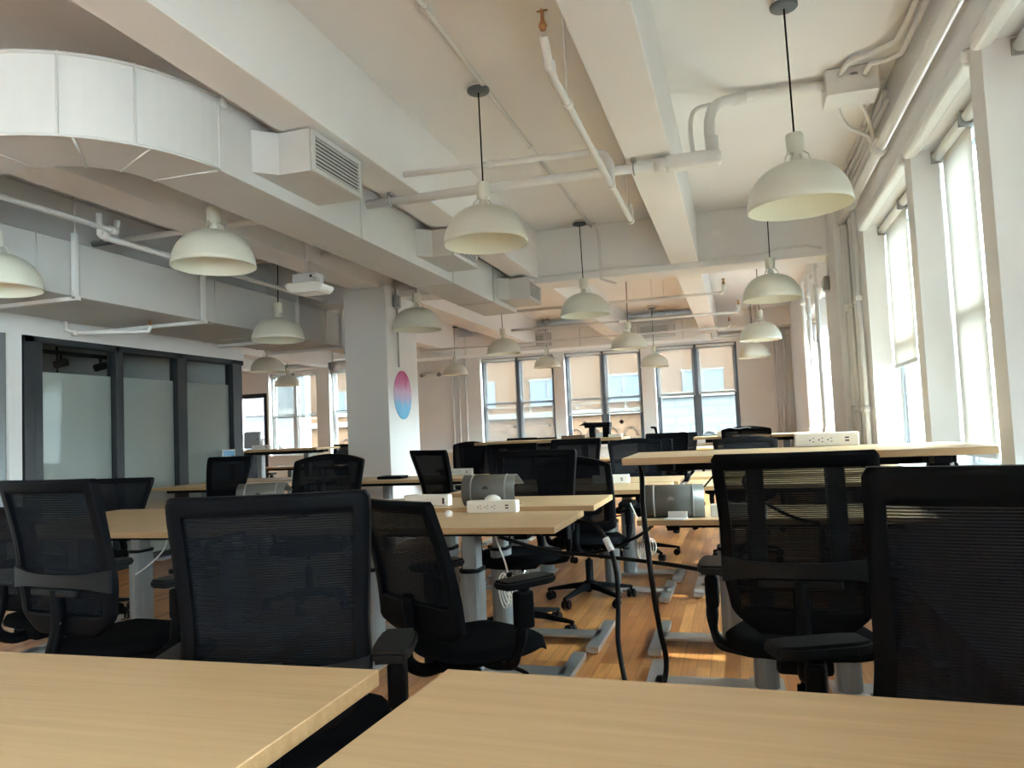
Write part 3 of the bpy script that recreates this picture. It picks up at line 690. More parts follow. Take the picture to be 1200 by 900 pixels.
# ================================================================== CHAIRS
def make_chair(top_hw=.24, low_hw=.20, arch=0.0, H=.56, seat=.46, tilt=10, lumbar=True, arms=True, pad_yaw=0, arm_h=.20, lv=.36, aw=.275, fb=.13, ay=0.0, ft=.08):
    """task chair on a five-star base, facing +Y, origin on the floor under the gas lift"""
    root = thing('office_chair', '', 'chair')
    # star base
    for k in range(5):
        a = R(90+72*k+17); c, s = math.cos(a), math.sin(a)
        Mx = Matrix.Rotation(a, 4, 'Z')
        bm = new()
        sec = [(.03,.030,.085,.125), (.12,.024,.080,.112), (.22,.019,.068,.092), (.30,.016,.060,.076)]
        rings = []
        for (rr, hw, z0, z1) in sec:
            rings.append([bm.verts.new(Mx @ Vector(p)) for p in ((rr,-hw,z0),(rr,hw,z0),(rr,hw*.7,z1),(rr,-hw*.7,z1))])
        for A, B in zip(rings, rings[1:]):
            for i in range(4): bm.faces.new((A[i],A[(i+1)%4],B[(i+1)%4],B[i]))
        bm.faces.new(rings[0][::-1]); bm.faces.new(rings[-1])
        bmesh.ops.bevel(bm, geom=list(bm.edges), offset=.004, segments=2, affect='EDGES')
        bl = obj('base_leg', bm, M['black'], root)
        bm = new()
        px, py = .29*c, .29*s; b = a+R(40+31*k)
        ax = Vector((math.cos(b), math.sin(b), 0)); off = Vector((-ax.y, ax.x, 0))*.016
        P = Vector((px, py, .028))+off
        for sg in (-1, 1):
            tube(bm, [P+ax*sg*.006, P+ax*sg*.010, P+ax*sg*.024, P+ax*sg*.027], .028, 14, rr=[.026,.028,.028,.024])
        tube(bm, [(px,py,.04),(px,py,.072)], .010, 8)
        tube(bm, [P-ax*.03, P+ax*.03], .008, 8)
        obj('caster', bm, M['rubber'], bl)
    bm = new(); lathe(bm, [(.045,.080),(.046,.125),(.03,.135),(.026,.14),(.026,.27),(.001,.271)], 18); obj('base_hub', bm, M['black'], root)
    bm = new(); lathe(bm, [(.014,.26),(.014,seat-.09)], 14); obj('gas_lift', bm, M['chrome'], root)
    bm = new(); box(bm, -.085, .085, -.17, .10, seat-.105, seat-.055, .015); tube(bm, [(.08,.02,seat-.085),(.24,.03,seat-.095),(.27,.03,seat-.10)], .007, 6)
    obj('tilt_mechanism', bm, M['black'], root)
    # seat
    bm = new(); n = 14
    def SP(u, v, top):
        hx = .24*(1-.06*max(0,v)); x = u*math.sqrt(1-.46*v*v)*hx*1.03; y = .03+v*math.sqrt(1-.46*u*u)*.245
        e = max(abs(u), abs(v)); rim = max(0, (e-.72)/.28)
        z = seat-.005-.028*rim**2.2-.012*(1-u*u)*(1-v*v) if top else seat-.062+.018*rim**2
        if v > .7: z -= .03*((v-.7)/.3)**2
        return (x, y, z)
    T = [[bm.verts.new(SP(-1+2*i/n, -1+2*j/n, True)) for i in range(n+1)] for j in range(n+1)]
    B = [[bm.verts.new(SP(-1+2*i/n, -1+2*j/n, False)) for i in range(n+1)] for j in range(n+1)]
    for j in range(n):
        for i in range(n):
            f = bm.faces.new((T[j][i],T[j][i+1],T[j+1][i+1],T[j+1][i])); f.smooth = True
            f = bm.faces.new((B[j][i],B[j+1][i],B[j+1][i+1],B[j][i+1])); f.smooth = True
    rimT = [T[0][i] for i in range(n+1)]+[T[j][n] for j in range(1,n+1)]+[T[n][i] for i in range(n-1,-1,-1)]+[T[j][0] for j in range(n-1,0,-1)]
    rimB = [B[0][i] for i in range(n+1)]+[B[j][n] for j in range(1,n+1)]+[B[n][i] for i in range(n-1,-1,-1)]+[B[j][0] for j in range(n-1,0,-1)]
    for i in range(len(rimT)):
        k = (i+1) % len(rimT); f = bm.faces.new((rimT[i],rimB[i],rimB[k],rimT[k])); f.smooth = True
    obj('seat', bm, M['seat'], root)
    # backrest surface: u across, v up
    z0 = seat+.04; tt = R(tilt)
    def hw(v):
        a = low_hw + (top_hw-low_hw)*min(1, v/.9)
        if lumbar: a += .012*math.exp(-((v-lv)/.14)**2)
        cr = .10 if lumbar else .05
        if v < cr*1.6: a *= .62+.38*math.sin(min(1, v/(cr*1.6))*PI/2)
        if v > .965: a -= .011*((v-.965)/.035)**2
        return a
    def P(u, v, off=0.0):
        x = hw(v)*u
        h = v*H
        y = -.235 - h*math.sin(tt) + .018*math.sin(v*PI*1.1) - .0
        y += .030*(u*u)*(.4+.6*v) + off
        z = z0 + h*math.cos(tt) - arch*(u*u) * (v**3)
        return (x, y, z)
    nu, nv = 28, 36
    fu = .085
    bmF, bmM = new(), new()
    us = sorted(set([-1+2*i/nu for i in range(nu+1)] + [-1+2*fu*.9, 1-2*fu*.9]))
    vsn = sorted(set([j/nv for j in range(nv+1)]))
    def grid(bm, test, off, two):
        cache = {}
        def V(i, j, o):
            key = (i, j, o)
            if key not in cache: cache[key] = bm.verts.new(P(us[i], vsn[j], o))
            return cache[key]
        cells = [(i, j) for i in range(len(us)-1) for j in range(len(vsn)-1) if test((us[i]+us[i+1])/2, (vsn[j]+vsn[j+1])/2)]
        S = set(cells)
        for i, j in cells:
            f = bm.faces.new((V(i,j,off[0]),V(i+1,j,off[0]),V(i+1,j+1,off[0]),V(i,j+1,off[0]))); f.smooth = True
            if two:
                f = bm.faces.new((V(i,j,off[1]),V(i,j+1,off[1]),V(i+1,j+1,off[1]),V(i+1,j,off[1]))); f.smooth = True
                for (di, dj, a, b) in ((-1,0,(0,0),(0,1)), (1,0,(1,0),(1,1)), (0,-1,(0,0),(1,0)), (0,1,(0,1),(1,1))):
                    if (i+di, j+dj) not in S:
                        bm.faces.new((V(i+a[0],j+a[1],off[0]),V(i+b[0],j+b[1],off[0]),V(i+b[0],j+b[1],off[1]),V(i+a[0],j+a[1],off[1])))
    inner = lambda u, v: abs(u) < 1-2*fu*.9 and fb < v < 1-ft
    grid(bmF, lambda u, v: not inner(u, v), (-.014, .014), True)
    obj('back_frame', bmF, M['black'], root)
    grid(bmM, inner, (.004, 0), False)
    obj('mesh_panel', bmM, M['mesh'], root)
    # lumbar bar on the rear side
    if lumbar:
        bm = new(); rows = []
        for i in range(21):
            u = -1+2*i/20; w_ = .022+.018*abs(u)**3
            c0 = P(u, lv, -.018-.018*(1-u*u))
            rows.append([bm.verts.new((c0[0], c0[1]+a, c0[2]+b)) for a, b in ((-.006,-w_),(-.006,w_),(.006,w_),(.006,-w_))])
        for A, B_ in zip(rows, rows[1:]):
            for q in range(4): f = bm.faces.new((A[q],A[(q+1)%4],B_[(q+1)%4],B_[q])); f.smooth = False
        bm.faces.new(rows[0]); bm.faces.new(rows[-1][::-1])
        lb = obj('lumbar_bar', bm, M['pad'], root)
        bm = new(); c0 = P(0, lv-.075, -.03); box(bm, -.12, .12, c0[1]-.01, c0[1]+.012, c0[2]-.016, c0[2]+.014, .008); obj('lumbar_slider', bm, M['pad'], lb)
    # spine from the mechanism up to the back
    c1 = P(0, .05, -.03); c2 = P(0, .30, -.035)
    bm = new()
    tube(bm, smooth_path([(0,-.10,seat-.08),(0,-.22,seat-.085),(0,-.29,seat-.03),(0,c1[1],c1[2]+.01),(0,c2[1]+.012,c2[2])], 5), .024, 10)
    obj('back_spine', bm, M['black'], root)
    if arms:
        for s in (-1, 1):
            bm = new()
            pts = smooth_path([(s*.10,-.03+ay*.5,seat-.075),(s*.22,-.03+ay,seat-.07),(s*aw,-.02+ay,seat-.03),(s*(aw+.01),ay,seat+.06),(s*(aw+.007),.02+ay,seat+arm_h-.02)], 5)
            tube(bm, pts, .019, 8, rr=[.018+.004*math.sin(i) for i in range(len(pts))])
            box(bm, s*(aw+.007)-.022, s*(aw+.007)+.022, -.02+ay, .05+ay, seat+.06, seat+arm_h-.03, .010)
            ar = obj('armrest', bm, M['black'], root)
            bm = new(); Mx = Matrix.Translation((s*aw,.035+ay,seat+arm_h)) @ Matrix.Rotation(s*R(pad_yaw), 4, 'Z')
            outp = [(-.040,-.115),(.040,-.115),(.050,-.06),(.050,.07),(.038,.115),(-.038,.115),(-.050,.07),(-.050,-.06)]
            prism(bm, outp, 'z', -.016, .014)
            bmesh.ops.bevel(bm, geom=list(bm.edges), offset=.008, segments=2, affect='EDGES')
            for v in bm.verts: v.co = Mx @ v.co
            obj('arm_pad', bm, M['pad'], ar)
    return root
GC = 'black mesh-backed office chairs'
protoA = make_chair()                                   # square mesh back with lumbar bar
protoB = make_chair(top_hw=.25, low_hw=.17, H=.54, lumbar=False, tilt=12)   # tapered back
protoC = make_chair(top_hw=.25, low_hw=.21, H=.54, arch=.035, lumbar=False)  # round topped
used = set()
def chair(proto, x, y, rz, label, dz=0.0):
    if proto.name in used: r = copy_tree(proto)
    else: r = proto; used.add(proto.name)
    r.location = (x, y, 0); r.rotation_euler = (0,0,R(rz)); r['label'] = label; r['group'] = GC
    return r
def special(x, y, rz, label, **k):
    r = make_chair(**k); r.location = (x, y, 0); r.rotation_euler = (0,0,R(rz)); r['label'] = label; r['group'] = GC
    return r
special(.50, 1.80, -9, 'closest chair, wide mesh back at the right edge over the near desk', top_hw=.25, low_hw=.25, H=.62, seat=.40, tilt=7, pad_yaw=58, arm_h=.235, lv=.20, ft=.11, aw=.37)
special(.155, 2.76, -2, 'chair with its back to us in front of the raised desk, lumbar bar showing', top_hw=.238, low_hw=.20, H=.56, seat=.455, tilt=8)
special(-1.14, 1.82, 17, 'large chair back standing over the left near desk, corner to corner with it', top_hw=.236, low_hw=.20, H=.56, seat=.43, tilt=4, lv=.24, ay=-.14, aw=.262)
special(-1.00, 2.76, -34, 'chair turned to the right with its arm and seat visible, mid photo', top_hw=.24, low_hw=.26, H=.50, seat=.405, tilt=14, arm_h=.22, lumbar=False, fb=.24)
c5 = special(-2.33, 2.48, -8, 'chair cut by the left edge of the photo, lumbar bar and small tag visible', top_hw=.25, low_hw=.235, H=.57, seat=.45)
bm = new(); box(bm, -.022, .022, -.275, -.262, .535, .548, .002); obj('tag', bm, M['stand_rib'], c5)
special(-3.06, 2.88, -10, 'chair tucked under the left desk, seat, arm and casters showing behind the leftmost chair', top_hw=.22, low_hw=.18, H=.46, seat=.43)
special(-4.33, 4.33, 180, 'tapered chair back beyond the left desk, just right of the leftmost chair', top_hw=.27, low_hw=.17, H=.45, seat=.45, lumbar=False, arms=False)
chair(protoB, -4.58, 5.85, 176, 'tapered chair back in front of the blue placard')
special(-2.93, 4.80, 178, 'wide round-topped chair left of the column, turned to face us', top_hw=.29, low_hw=.27, H=.55, seat=.46, arch=.045, lumbar=False)
chair(protoB, -2.20, 5.95, -34, 'slanted chair back standing before the column desk, black slab to its left')
special(-1.25, 4.34, 172, 'dark chair whose five-star base shows beside the lying foot rail, back above the grey stand', top_hw=.26, low_hw=.24, H=.52, seat=.47, tilt=8, lumbar=False)
special(-1.02, 5.14, -4, 'chair whose lit side frame curves down just left of the power strip desk', top_hw=.25, low_hw=.25, H=.50, seat=.44, arch=.05, lumbar=False)
chair(protoC, -3.62, 9.8, 175, 'round-topped chair back peeking over the slanted chair')
chair(protoB, -2.95, 8.35, 182, 'wide dark chair back between the slanted chair and the grey stand')
special(-3.35, 11.6, 180, 'small chair back below the left far window', top_hw=.25, low_hw=.20, H=.54, lumbar=False)
chair(protoB, -2.10, 6.85, 184, 'dark chair back under the left end of the far raised desk')
chair(protoA, -1.50, 6.80, 176, 'dark chair back under the gadgets on the far raised desk')
special(-.86, 6.9, 196, 'chair with a see-through back and slanting strut, right of the gadgets', top_hw=.25, low_hw=.21, H=.54, arch=.03, lumbar=True)
chair(protoA, -.80, 8.6, 180, 'low dark chair back before the pier right of the middle far window')
chair(protoB, -.80, 10.95, 0, 'small square chair back with light slits, below the right far window')
chair(protoC, .02, 6.78, 2, 'chair back just above the raised desk, nearer of the overlapping pair')
special(.08, 8.40, 184, 'round-topped chair behind, overlapping the pair with white papers on it', top_hw=.26, low_hw=.22, H=.58, seat=.48, arch=.03, lumbar=False)
chair(protoB, -7.2, 10.3, 10, 'far chair under the raised desk near the partition end')
chair(protoA, -6.6, 11.9, 185, 'far chair beside the window left of the column')
chair(protoA, -2.4, 9.5, 2, 'chair back behind the far raised desk, left part')

# ================================================================== THINGS ON THE DESKS
def power_box(label, loc, rz=0, front=True):
    t = thing('power_box', label, 'power outlet box', loc, rz, 'white desktop power boxes')
    bm = new(); box(bm, -.135, .135, -.03, .03, 0, .062, .006); b = obj('housing', bm, M['white'], t)
    bm = new()
    if front:
        for k in range(3):
            x = -.060+k*.038
            tube(bm, [(x-.012,-.0305,.030),(x-.012,-.0312,.030)], .0035, 8)
            box(bm, x-.002, x+.006, -.0312, -.0302, .036, .039); box(bm, x-.002, x+.006, -.0312, -.0302, .021, .024)
        box(bm, .075, .092, -.0312, -.0302, .034, .041); box(bm, .075, .092, -.0312, -.0302, .021, .028)
    else:
        box(bm, .10, .112, -.0312, -.0302, .012, .045)
    obj('outlet_slots', bm, M['slot'], b)
    return t
power_box('white three-outlet power box at the back edge of the mid-photo desk', (-1.25, 3.83, .735))
power_box('white power box seen from behind, left of the grey stand, with one dark inlet', (-1.69, 4.02, .755), R(-3), False)
power_box('white power box on the raised desk at the right', (.37, 3.765, 1.018), R(1))
power_box('white power box on the far-row desk left of the aisle', (-.93, 5.66, .735))
power_box('white power box partly hidden by the slanted chair', (-2.72, 7.31, .735))
power_box('white power box on the lowered desk, half behind the lumbar-bar chair', (-.03, 4.0, .68))
power_box('tiny pale power box on the raised desk near the partition end', (-5.98, 8.75, 1.05))

def bent_stand(label, loc, rz=0):
    t = thing('laptop_stand', label, 'laptop stand', loc, rz, 'curved grey steel stands')
    prof = []
    for i in range(15):
        a = PI*1.30 - (PI*1.02)*i/14 + .25
        prof.append((.0+.085*math.cos(a)*.62+.05, .088+.082*math.sin(a)))
    prof = [(.115,.006),(.06,.003)] + [p for p in prof if p[0] < .075 or p[1] > .08] 
    prof = [(.12,.003),(.05,.003),(.022,.018),(.006,.045),(.0,.078),(.004,.110),(.018,.137),(.042,.156),(.062,.160),(.10,.142),(.17,.105)]
    prof = [(p.y, p.z) for p in smooth_path([(0,a,b) for a, b in prof], 4)]
    W = .15
    def sheet(bm, x0, x1, off, th):
        ring = []
        for i, (y, z) in enumerate(prof):
            j0, j1 = max(0,i-1), min(len(prof)-1,i+1)
            tx, tz = prof[j1][0]-prof[j0][0], prof[j1][1]-prof[j0][1]; L = math.hypot(tx, tz)
            nx, nz = -tz/L, tx/L
            ring.append(((y-nx*off, z-nz*off), (y-nx*(off-th), z-nz*(off-th))))
        V = [[bm.verts.new((x, *ring[i][k])) for x in (x0, x1) for k in (0, 1)] for i in range(len(ring))]
        for A, B in zip(V, V[1:]):
            for q in ((0,2),(3,1),(2,3),(1,0)):
                f = bm.faces.new((A[q[0]],A[q[1]],B[q[1]],B[q[0]])); f.smooth = q in ((0,2),(3,1))
        bm.faces.new((V[0][0],V[0][1],V[0][3],V[0][2])); bm.faces.new((V[-1][0],V[-1][2],V[-1][3],V[-1][1]))
    bm = new(); sheet(bm, -W, W, 0, .004)
    o = obj('bent_sheet', bm, M['stand'], t)
    for x in (-.102, .090):
        bm = new(); sheet(bm, x, x+.010, .0025, .002); sheet(bm, x, x+.010, -.0045, .002); obj('rubber_strip', bm, M['stand_rib'], o)
    bm = new(); tube(bm, [(-.012,-.0035,.092),(-.012,.002,.092)], .017, 20); obj('cable_hole', bm, M['slot'], o)
    return t
s1 = bent_stand('curved grey steel stand behind the white power box, mid photo', (-1.31, 3.93, .755), R(-2))
s2 = bent_stand('curved grey steel stand under the left end of the raised desk', (-.34, 3.93, .68), R(3))
s3 = bent_stand('curved grey stand whose ribbed top peeks over the big left chair', (-2.86, 4.15, .73), R(14))
for o in s2.children:
    for c in o.children:
        if c.name.startswith('cable_hole'): c.data = c.data.copy(); c.data.materials.clear(); c.data.materials.append(M['stand_rib'])
t = tag(obj('charger', (lambda b: (lathe(b, [(.045,0),(.048,.01),(.04,.022),(.02,.028),(.001,.029)], 20), b)[1])(new()), M['white']), 'white rounded charger between power box and grey stand', 'charger'); t.location = (-1.27, 3.89, .757); t.scale = (1,1,2.2)
bm = new(); box(bm, -.05, .05, -.035, .035, 0, .004); box(bm, -.045, .05, .02, .03, .004, .035)
t = tag(obj('folded_card', bm, M['paper']), 'white folded card lying before the second grey stand', 'card'); t.location = (-.33, 3.905, .681); t.rotation_euler = (0,0,R(-12))
bm = new(); box(bm, -.13, .13, -.09, .09, 0, .028, .01)
t = tag(obj('closed_device', bm, M['black']), 'flat black slab lying on the desk before the column', 'device'); t.location = (-3.30, 6.98, .735)
bm = new(); lathe(bm, [(.03,0),(.036,.02),(.034,.05),(.02,.065),(.001,.066)], 18)
t = tag(obj('adapter', bm, M['white']), 'white plug adapter beside the top corner of the turned chair', 'adapter'); t.location = (-1.43, 3.66, .735); t.scale = (.55,.55,.45)
# gadgets on the far raised desk
t = thing('desk_gadget', 'dark gadget with an overhanging top standing on the far raised desk', 'device', (-1.38, 7.78, 1.045))
bm = new(); box(bm, -.13, .13, -.08, .08, .10, .13, .01); prism(bm, [(-.19,.125),(.13,.125),(.13,.15),(-.13,.155)], 'y', -.07, .07); obj('hood', bm, M['black'], t)
bm = new(); box(bm, -.09, -.03, -.05, .05, 0, .11, .008); box(bm, .05, .12, -.05, .05, 0, .11, .008); obj('support', bm, M['black'], t)
bm = new(); box(bm, -.03, .05, -.03, .03, 0, .05, .015); obj('body', bm, M['paper'], t)
t = thing('flat_box', 'brown flat box beside the dark gadget on the far raised desk', 'box', (-1.62, 7.72, 1.045))
bm = new(); box(bm, -.12, .10, -.07, .07, 0, .035, .003); obj('box_body', bm, M['dark_wood'], t)
bm = new(); box(bm, -.12, .10, -.072, -.07, .02, .024); obj('lid_seam', bm, M['slot'], t)
bm = new(); box(bm, -.06, .07, -.05, .05, 0, .028, .004); t = tag(obj('white_box', bm, M['white']), 'small white box at the right end of the far raised desk', 'box'); t.location = (-1.20, 7.70, 1.045)
t = thing('phone_handset', 'black handset sticking up by the middle far window', 'handset', (-1.05, 9.95, .978))
bm = new(); prism(bm, [(.03,0),(.055,.0),(.03,.14),(.0,.15),(-.04,.15),(-.04,.125),(.0,.12)], 'y', -.02, .02); obj('handset_body', bm, M['black'], t)
bm = new(); box(bm, -.05, .09, -.04, .04, -.02, .02, .01); obj('cradle', bm, M['black'], t)
bm = new(); box(bm, -.22, .22, -.05, .05, -.245, .0, .01)
t2 = tag(obj('storage_box', bm, M['frame']), 'dark box carrying the black handset', 'box'); t2.location = (-1.05, 9.95, .96)
bm = new(); box(bm, -.11, .11, -.05, .05, 0, .055, .003); t = tag(obj('carton', bm, M['wall_far']), 'grey-brown carton on the raised desk by the far right corner', 'box'); t.location = (-.14, 8.95, .99)
bm = new(); rows = []
for i in range(9):
    rows.append([bm.verts.new((-.16+.04*i, y, .012*math.sin(i*1.1)+.03*(1-i/8))) for y in (-.09, .09)])
for a, b in zip(rows, rows[1:]):
    f = bm.faces.new((a[0], b[0], b[1], a[1]))
t = tag(obj('loose_paper', bm, M['paper']), 'curling white papers lying over the round-topped far right chair', 'paper'); t.location = (-.05, 8.62, 1.065)
md = t.modifiers.new('thick', 'SOLIDIFY'); md.thickness = .002
# monitor seen from behind on the left raised desk
t = thing('monitor', 'grey monitor seen from behind on the raised desk near the partition end', 'monitor', (-6.28, 8.98, 1.05))
bm = new(); box(bm, -.13, .12, -.015, .015, .02, .24, .006); obj('screen_housing', bm, M['grey_frame'], t)
bm = new(); box(bm, -.06, .06, -.05, .05, 0, .01, .003); box(bm, -.015, .015, -.01, .01, .01, .05); obj('monitor_stand', bm, M['grey_frame'], t)
bm = new(); tube(bm, [(.085,-.018,.14),(.085,-.014,.14)], .008, 10); obj('logo_dot', bm, M['slot'], t)
# projector-like exit sign box hanging from the ceiling
t = thing('ceiling_projector', 'white boxy fixture on a pole between the left pendant and the column', 'ceiling fixture', (-3.43, 5.75, 2.42))
bm = new(); tube(bm, [(-.02,0,.1),(-.02,0,CZ-2.42)], .014, 10); obj('pole', bm, M['pipe'], t)
bm = new(); box(bm, -.12, .10, -.07, .07, .03, .13, .006); obj('mount_box', bm, M['duct'], t)
bm = new()
pr = [(-.17,.03),(-.15,-.01),(-.10,-.035),(.14,-.035),(.17,-.01),(.18,.02),(.12,.045),(-.15,.045)]
prism(bm, pr, 'y', -.11, .11); bmesh.ops.bevel(bm, geom=list(bm.edges), offset=.008, segments=2, affect='EDGES'); hb = obj('housing', bm, M['white'], t)
bm = new(); tube(bm, smooth_path([(.08,-.075,.10),(.13,-.08,.09),(.15,-.07,.05),(.11,-.06,.03)],4), .006, 6); obj('cable', bm, M['white'], t)
bm = new(); tube(bm, [(.06,-.071,.10),(.06,-.076,.10)], .012, 10); obj('screw', bm, M['slot'], t)
# emergency lights
t = thing('emergency_light', 'twin-head emergency light on the wall left of the riser pipes', 'emergency light', (-6.35, 15.55, 2.42))
bm = new(); box(bm, -.12, .12, -.05, .04, -.07, .05, .012); obj('housing', bm, M['white'], t)
for s in (-1, 1):
    bm = new(); tube(bm, [(s*.2,-.03,.02),(s*.2,-.08,.01)], .045, 14); tube(bm, [(s*.1,-.01,.0),(s*.2,-.03,.02)], .012, 8); obj('lamp_head', bm, M['grille'], t)
bm = new(); tube(bm, smooth_path([(0,.02,.05),(.01,.02,.2),(-.03,.02,.32),(-.02,.02,.43)],4), .012, 8); obj('conduit', bm, M['white'], t)
t = thing('wall_device', 'small grey device box on the side of the column', 'wall device', (-3.55, 7.72, 2.62))
bm = new(); box(bm, 0, .05, -.05, .05, -.07, .07, .008); obj('box_body', bm, M['grille'], t)
bm = new(); tube(bm, [(.05,-.02,.03),(.06,-.02,.03)], .022, 12); tube(bm, [(.05,-.02,-.03),(.06,-.02,-.03)], .022, 12); obj('lens', bm, M['stand_rib'], t)
bm = new(); tube(bm, [(.012,0,.07),(.012,0,.15)], .01, 8); tube(bm, [(.012,.02,-.07),(.012,.02,-.72)], .011, 8); obj('conduit', bm, M['grille'], t)
t = thing('fire_strobe', 'grey alarm strobe on the pilaster of the window wall', 'alarm strobe', (.895, 7.9, 2.42))
bm = new(); box(bm, -.05, .005, -.06, .06, -.07, .07, .012); obj('housing', bm, M['grille'], t)
bm = new(); box(bm, -.07, -.05, -.03, .03, -.03, .03, .01); obj('lens', bm, M['white'], t)
bm = new(); tube(bm, [(.0,0,.07),(.0,0,.40)], .012, 8); obj('conduit', bm, M['pipe'], t)
t = thing('security_camera', 'small camera on a drop pole left of the column', 'camera', (-5.95, 10.6, 2.27))
bm = new(); tube(bm, [(0,0,.05),(0,0,CZ-2.27)], .016, 8); obj('pole', bm, M['pipe'], t)
bm = new(); lathe(bm, [(.001,-.09),(.05,-.07),(.075,-.01),(.075,.05),(.001,.06)], 18); obj('dome_housing', bm, M['grille'], t)
# mural on the column
def mural_mat():
    m = bpy.data.materials.new('painted_oval'); m.use_nodes = True; nt = m.node_tree; b = nt.nodes['Principled BSDF']
    tc = nt.nodes.new('ShaderNodeTexCoord'); sp = nt.nodes.new('ShaderNodeSeparateXYZ'); nt.links.new(tc.outputs['Object'], sp.inputs[0])
    mp = nt.nodes.new('ShaderNodeMapping'); mp.inputs['Scale'].default_value = (1, 9, 2.0); nt.links.new(tc.outputs['Object'], mp.inputs[0])
    n = nt.nodes.new('ShaderNodeTexNoise'); n.inputs['Scale'].default_value = 1.6; n.inputs['Detail'].default_value = 6; nt.links.new(mp.outputs[0], n.inputs['Vector'])
    a = nt.nodes.new('ShaderNodeMath'); a.operation = 'MULTIPLY_ADD'; a.inputs[1].default_value = .30; nt.links.new(n.outputs['Fac'], a.inputs[0]); nt.links.new(sp.outputs[2], a.inputs[2])
    r = nt.nodes.new('ShaderNodeMapRange'); r.inputs[1].default_value = -.15; r.inputs[2].default_value = .44; nt.links.new(a.outputs[0], r.inputs[0])
    cr = nt.nodes.new('ShaderNodeValToRGB'); E = cr.color_ramp.elements
    E[0].position = 0; E[0].color = (.10,.38,.62,1); E[1].position = 1; E[1].color = (.48,.05,.16,1)
    for p, c in ((.3,(.16,.45,.70,1)), (.42,(.42,.40,.62,1)), (.58,(.60,.42,.60,1)), (.75,(.58,.16,.36,1))):
        e = E.new(p); e.color = c
    nt.links.new(r.outputs[0], cr.inputs[0]); nt.links.new(cr.outputs[0], b.inputs['Base Color']); b.inputs['Roughness'].default_value = .6
    return m
bm = new(); n = 48; vs = [bm.verts.new((0, .23*math.cos(2*PI*i/n), .27*math.sin(2*PI*i/n))) for i in range(n)]
bm.faces.new(vs); r_ = bmesh.ops.extrude_face_region(bm, geom=list(bm.faces))
for v in [g for g in r_['geom'] if isinstance(g, bmesh.types.BMVert)]: v.co.x += .004
t = tag(obj('painted_oval', bm, mural_mat()), 'pink to blue painted oval on the side of the column', 'mural'); t.location = (-3.56, 7.86, 1.60)

# ================================================================== CABLES
def cable(label, pts, r, m='rubber', cat='cable', name='power_cable', extra=None, k=8, group=None):
    P = smooth_path(pts, k); o = Vector(pts[0]); t = thing(name, label, cat, o, 0, group)
    bm = new(); tube(bm, [p-o for p in P], r, 8); obj('cord', bm, M[m], t)
    if extra: extra(t, o)
    return t
def tag_sleeve(t, o):
    bm = new(); a, b = Vector((-.635,3.62,.63))-o, Vector((-.605,3.60,.575))-o
    tube(bm, [a, b], .016, 8); obj('label_sleeve', bm, M['paper'], t)
cable('thick black cable whip looping from the mid-photo desk down to the floor', [(-.90,3.72,.70),(-.76,3.68,.70),(-.68,3.64,.68),(-.62,3.61,.60),(-.585,3.58,.48),(-.58,3.55,.34),(-.58,3.50,.20),(-.56,3.45,.09),(-.53,3.38,.025),(-.48,3.30,.014)], .0115, extra=tag_sleeve)
cable('thick black cable hanging in a long loop below the raised desk left end', [(-.44,3.50,.96),(-.425,3.42,.92),(-.42,3.36,.80),(-.405,3.33,.62),(-.39,3.32,.45),(-.375,3.35,.28),(-.36,3.38,.16),(-.37,3.36,.07),(-.41,3.32,.02),(-.46,3.28,.014)], .0115)
cable('black cable crossing the aisle at seat height', [(-1.25,3.9,.60),(-1.0,3.95,.52),(-.75,4.0,.485),(-.45,3.9,.47),(-.2,3.7,.47),(.0,3.4,.49),(.05,3.25,.55)], .010)
cable('second black cable rising behind the aisle towards the raised desk', [(-1.0,4.3,.44),(-.80,4.35,.45),(-.62,4.3,.52),(-.50,4.1,.60),(-.44,3.95,.66)], .009)
cable('dark curved cable in front of the lowered desk on the right', [(.05,3.85,.92),(-.0,3.82,.86),(.08,3.72,.78),(.2,3.6,.72),(.3,3.55,.70)], .008)
def coil(label, c, r=.045, drop=.12, top=None, group='white coiled cords under the desks'):
    t = thing('coiled_cord', label, 'cable', c, 0, group)
    bm = new()
    for i in range(5):
        pts = []
        for k in range(17):
            a = 2*PI*k/16
            pts.append((r*.5*math.cos(a)*(1+.1*i)+.012*(i-2), .008*(i-2)+.01*math.sin(a*2), -drop*.5+drop*.5*math.sin(a)*(1-.08*i)))
        tube(bm, pts, .0038, 6)
    obj('coil', bm, M['white'], t)
    bm = new(); tube(bm, smooth_path([(0,0,-.04),(-.02,.0,.05),(-.06,.02,.14),(-.08,.04,top)],5), .004, 6); obj('lead', bm, M['white'], t)
    bm = new(); box(bm, -.012, .012, -.014, .014, -.02, .0, .003); obj('tie', bm, M['black'], t)
    return t
coil('white coiled cord hanging beside the turned chair arm', (-1.06, 3.45, .50), .05, .16, .20)
coil('small white coiled cord hanging under the aisle end of the back desk', (-.56, 4.5, .52), .05, .14, .18)
cable('white cord hanging below the left desk behind the leftmost chair', [(-2.98,3.5,.70),(-3.0,3.48,.60),(-3.08,3.46,.52),(-3.16,3.45,.47)], .004, 'white', name='power_cable')
cable('black cord arching down to the far-row desk under the raised desk', [(-.10,4.9,.90),(-.15,4.95,.85),(-.20,5.0,.79),(-.24,5.05,.745)], .006)
t = thing('desk_controller', 'black control unit clamped under the right end of the raised desk', 'controller', (.74, 3.36, .99))
bm = new(); box(bm, -.06, .045, -.05, .05, -.035, 0, .006); obj('clamp', bm, M['black'], t)
bm = new(); box(bm, -.05, .055, -.045, .045, -.085, -.03, .018, seg=3); obj('handset', bm, M['black'], t)
bm = new(); box(bm, .02, .035, -.047, -.045, -.06, -.03); obj('label_strip', bm, M['paper'], t)
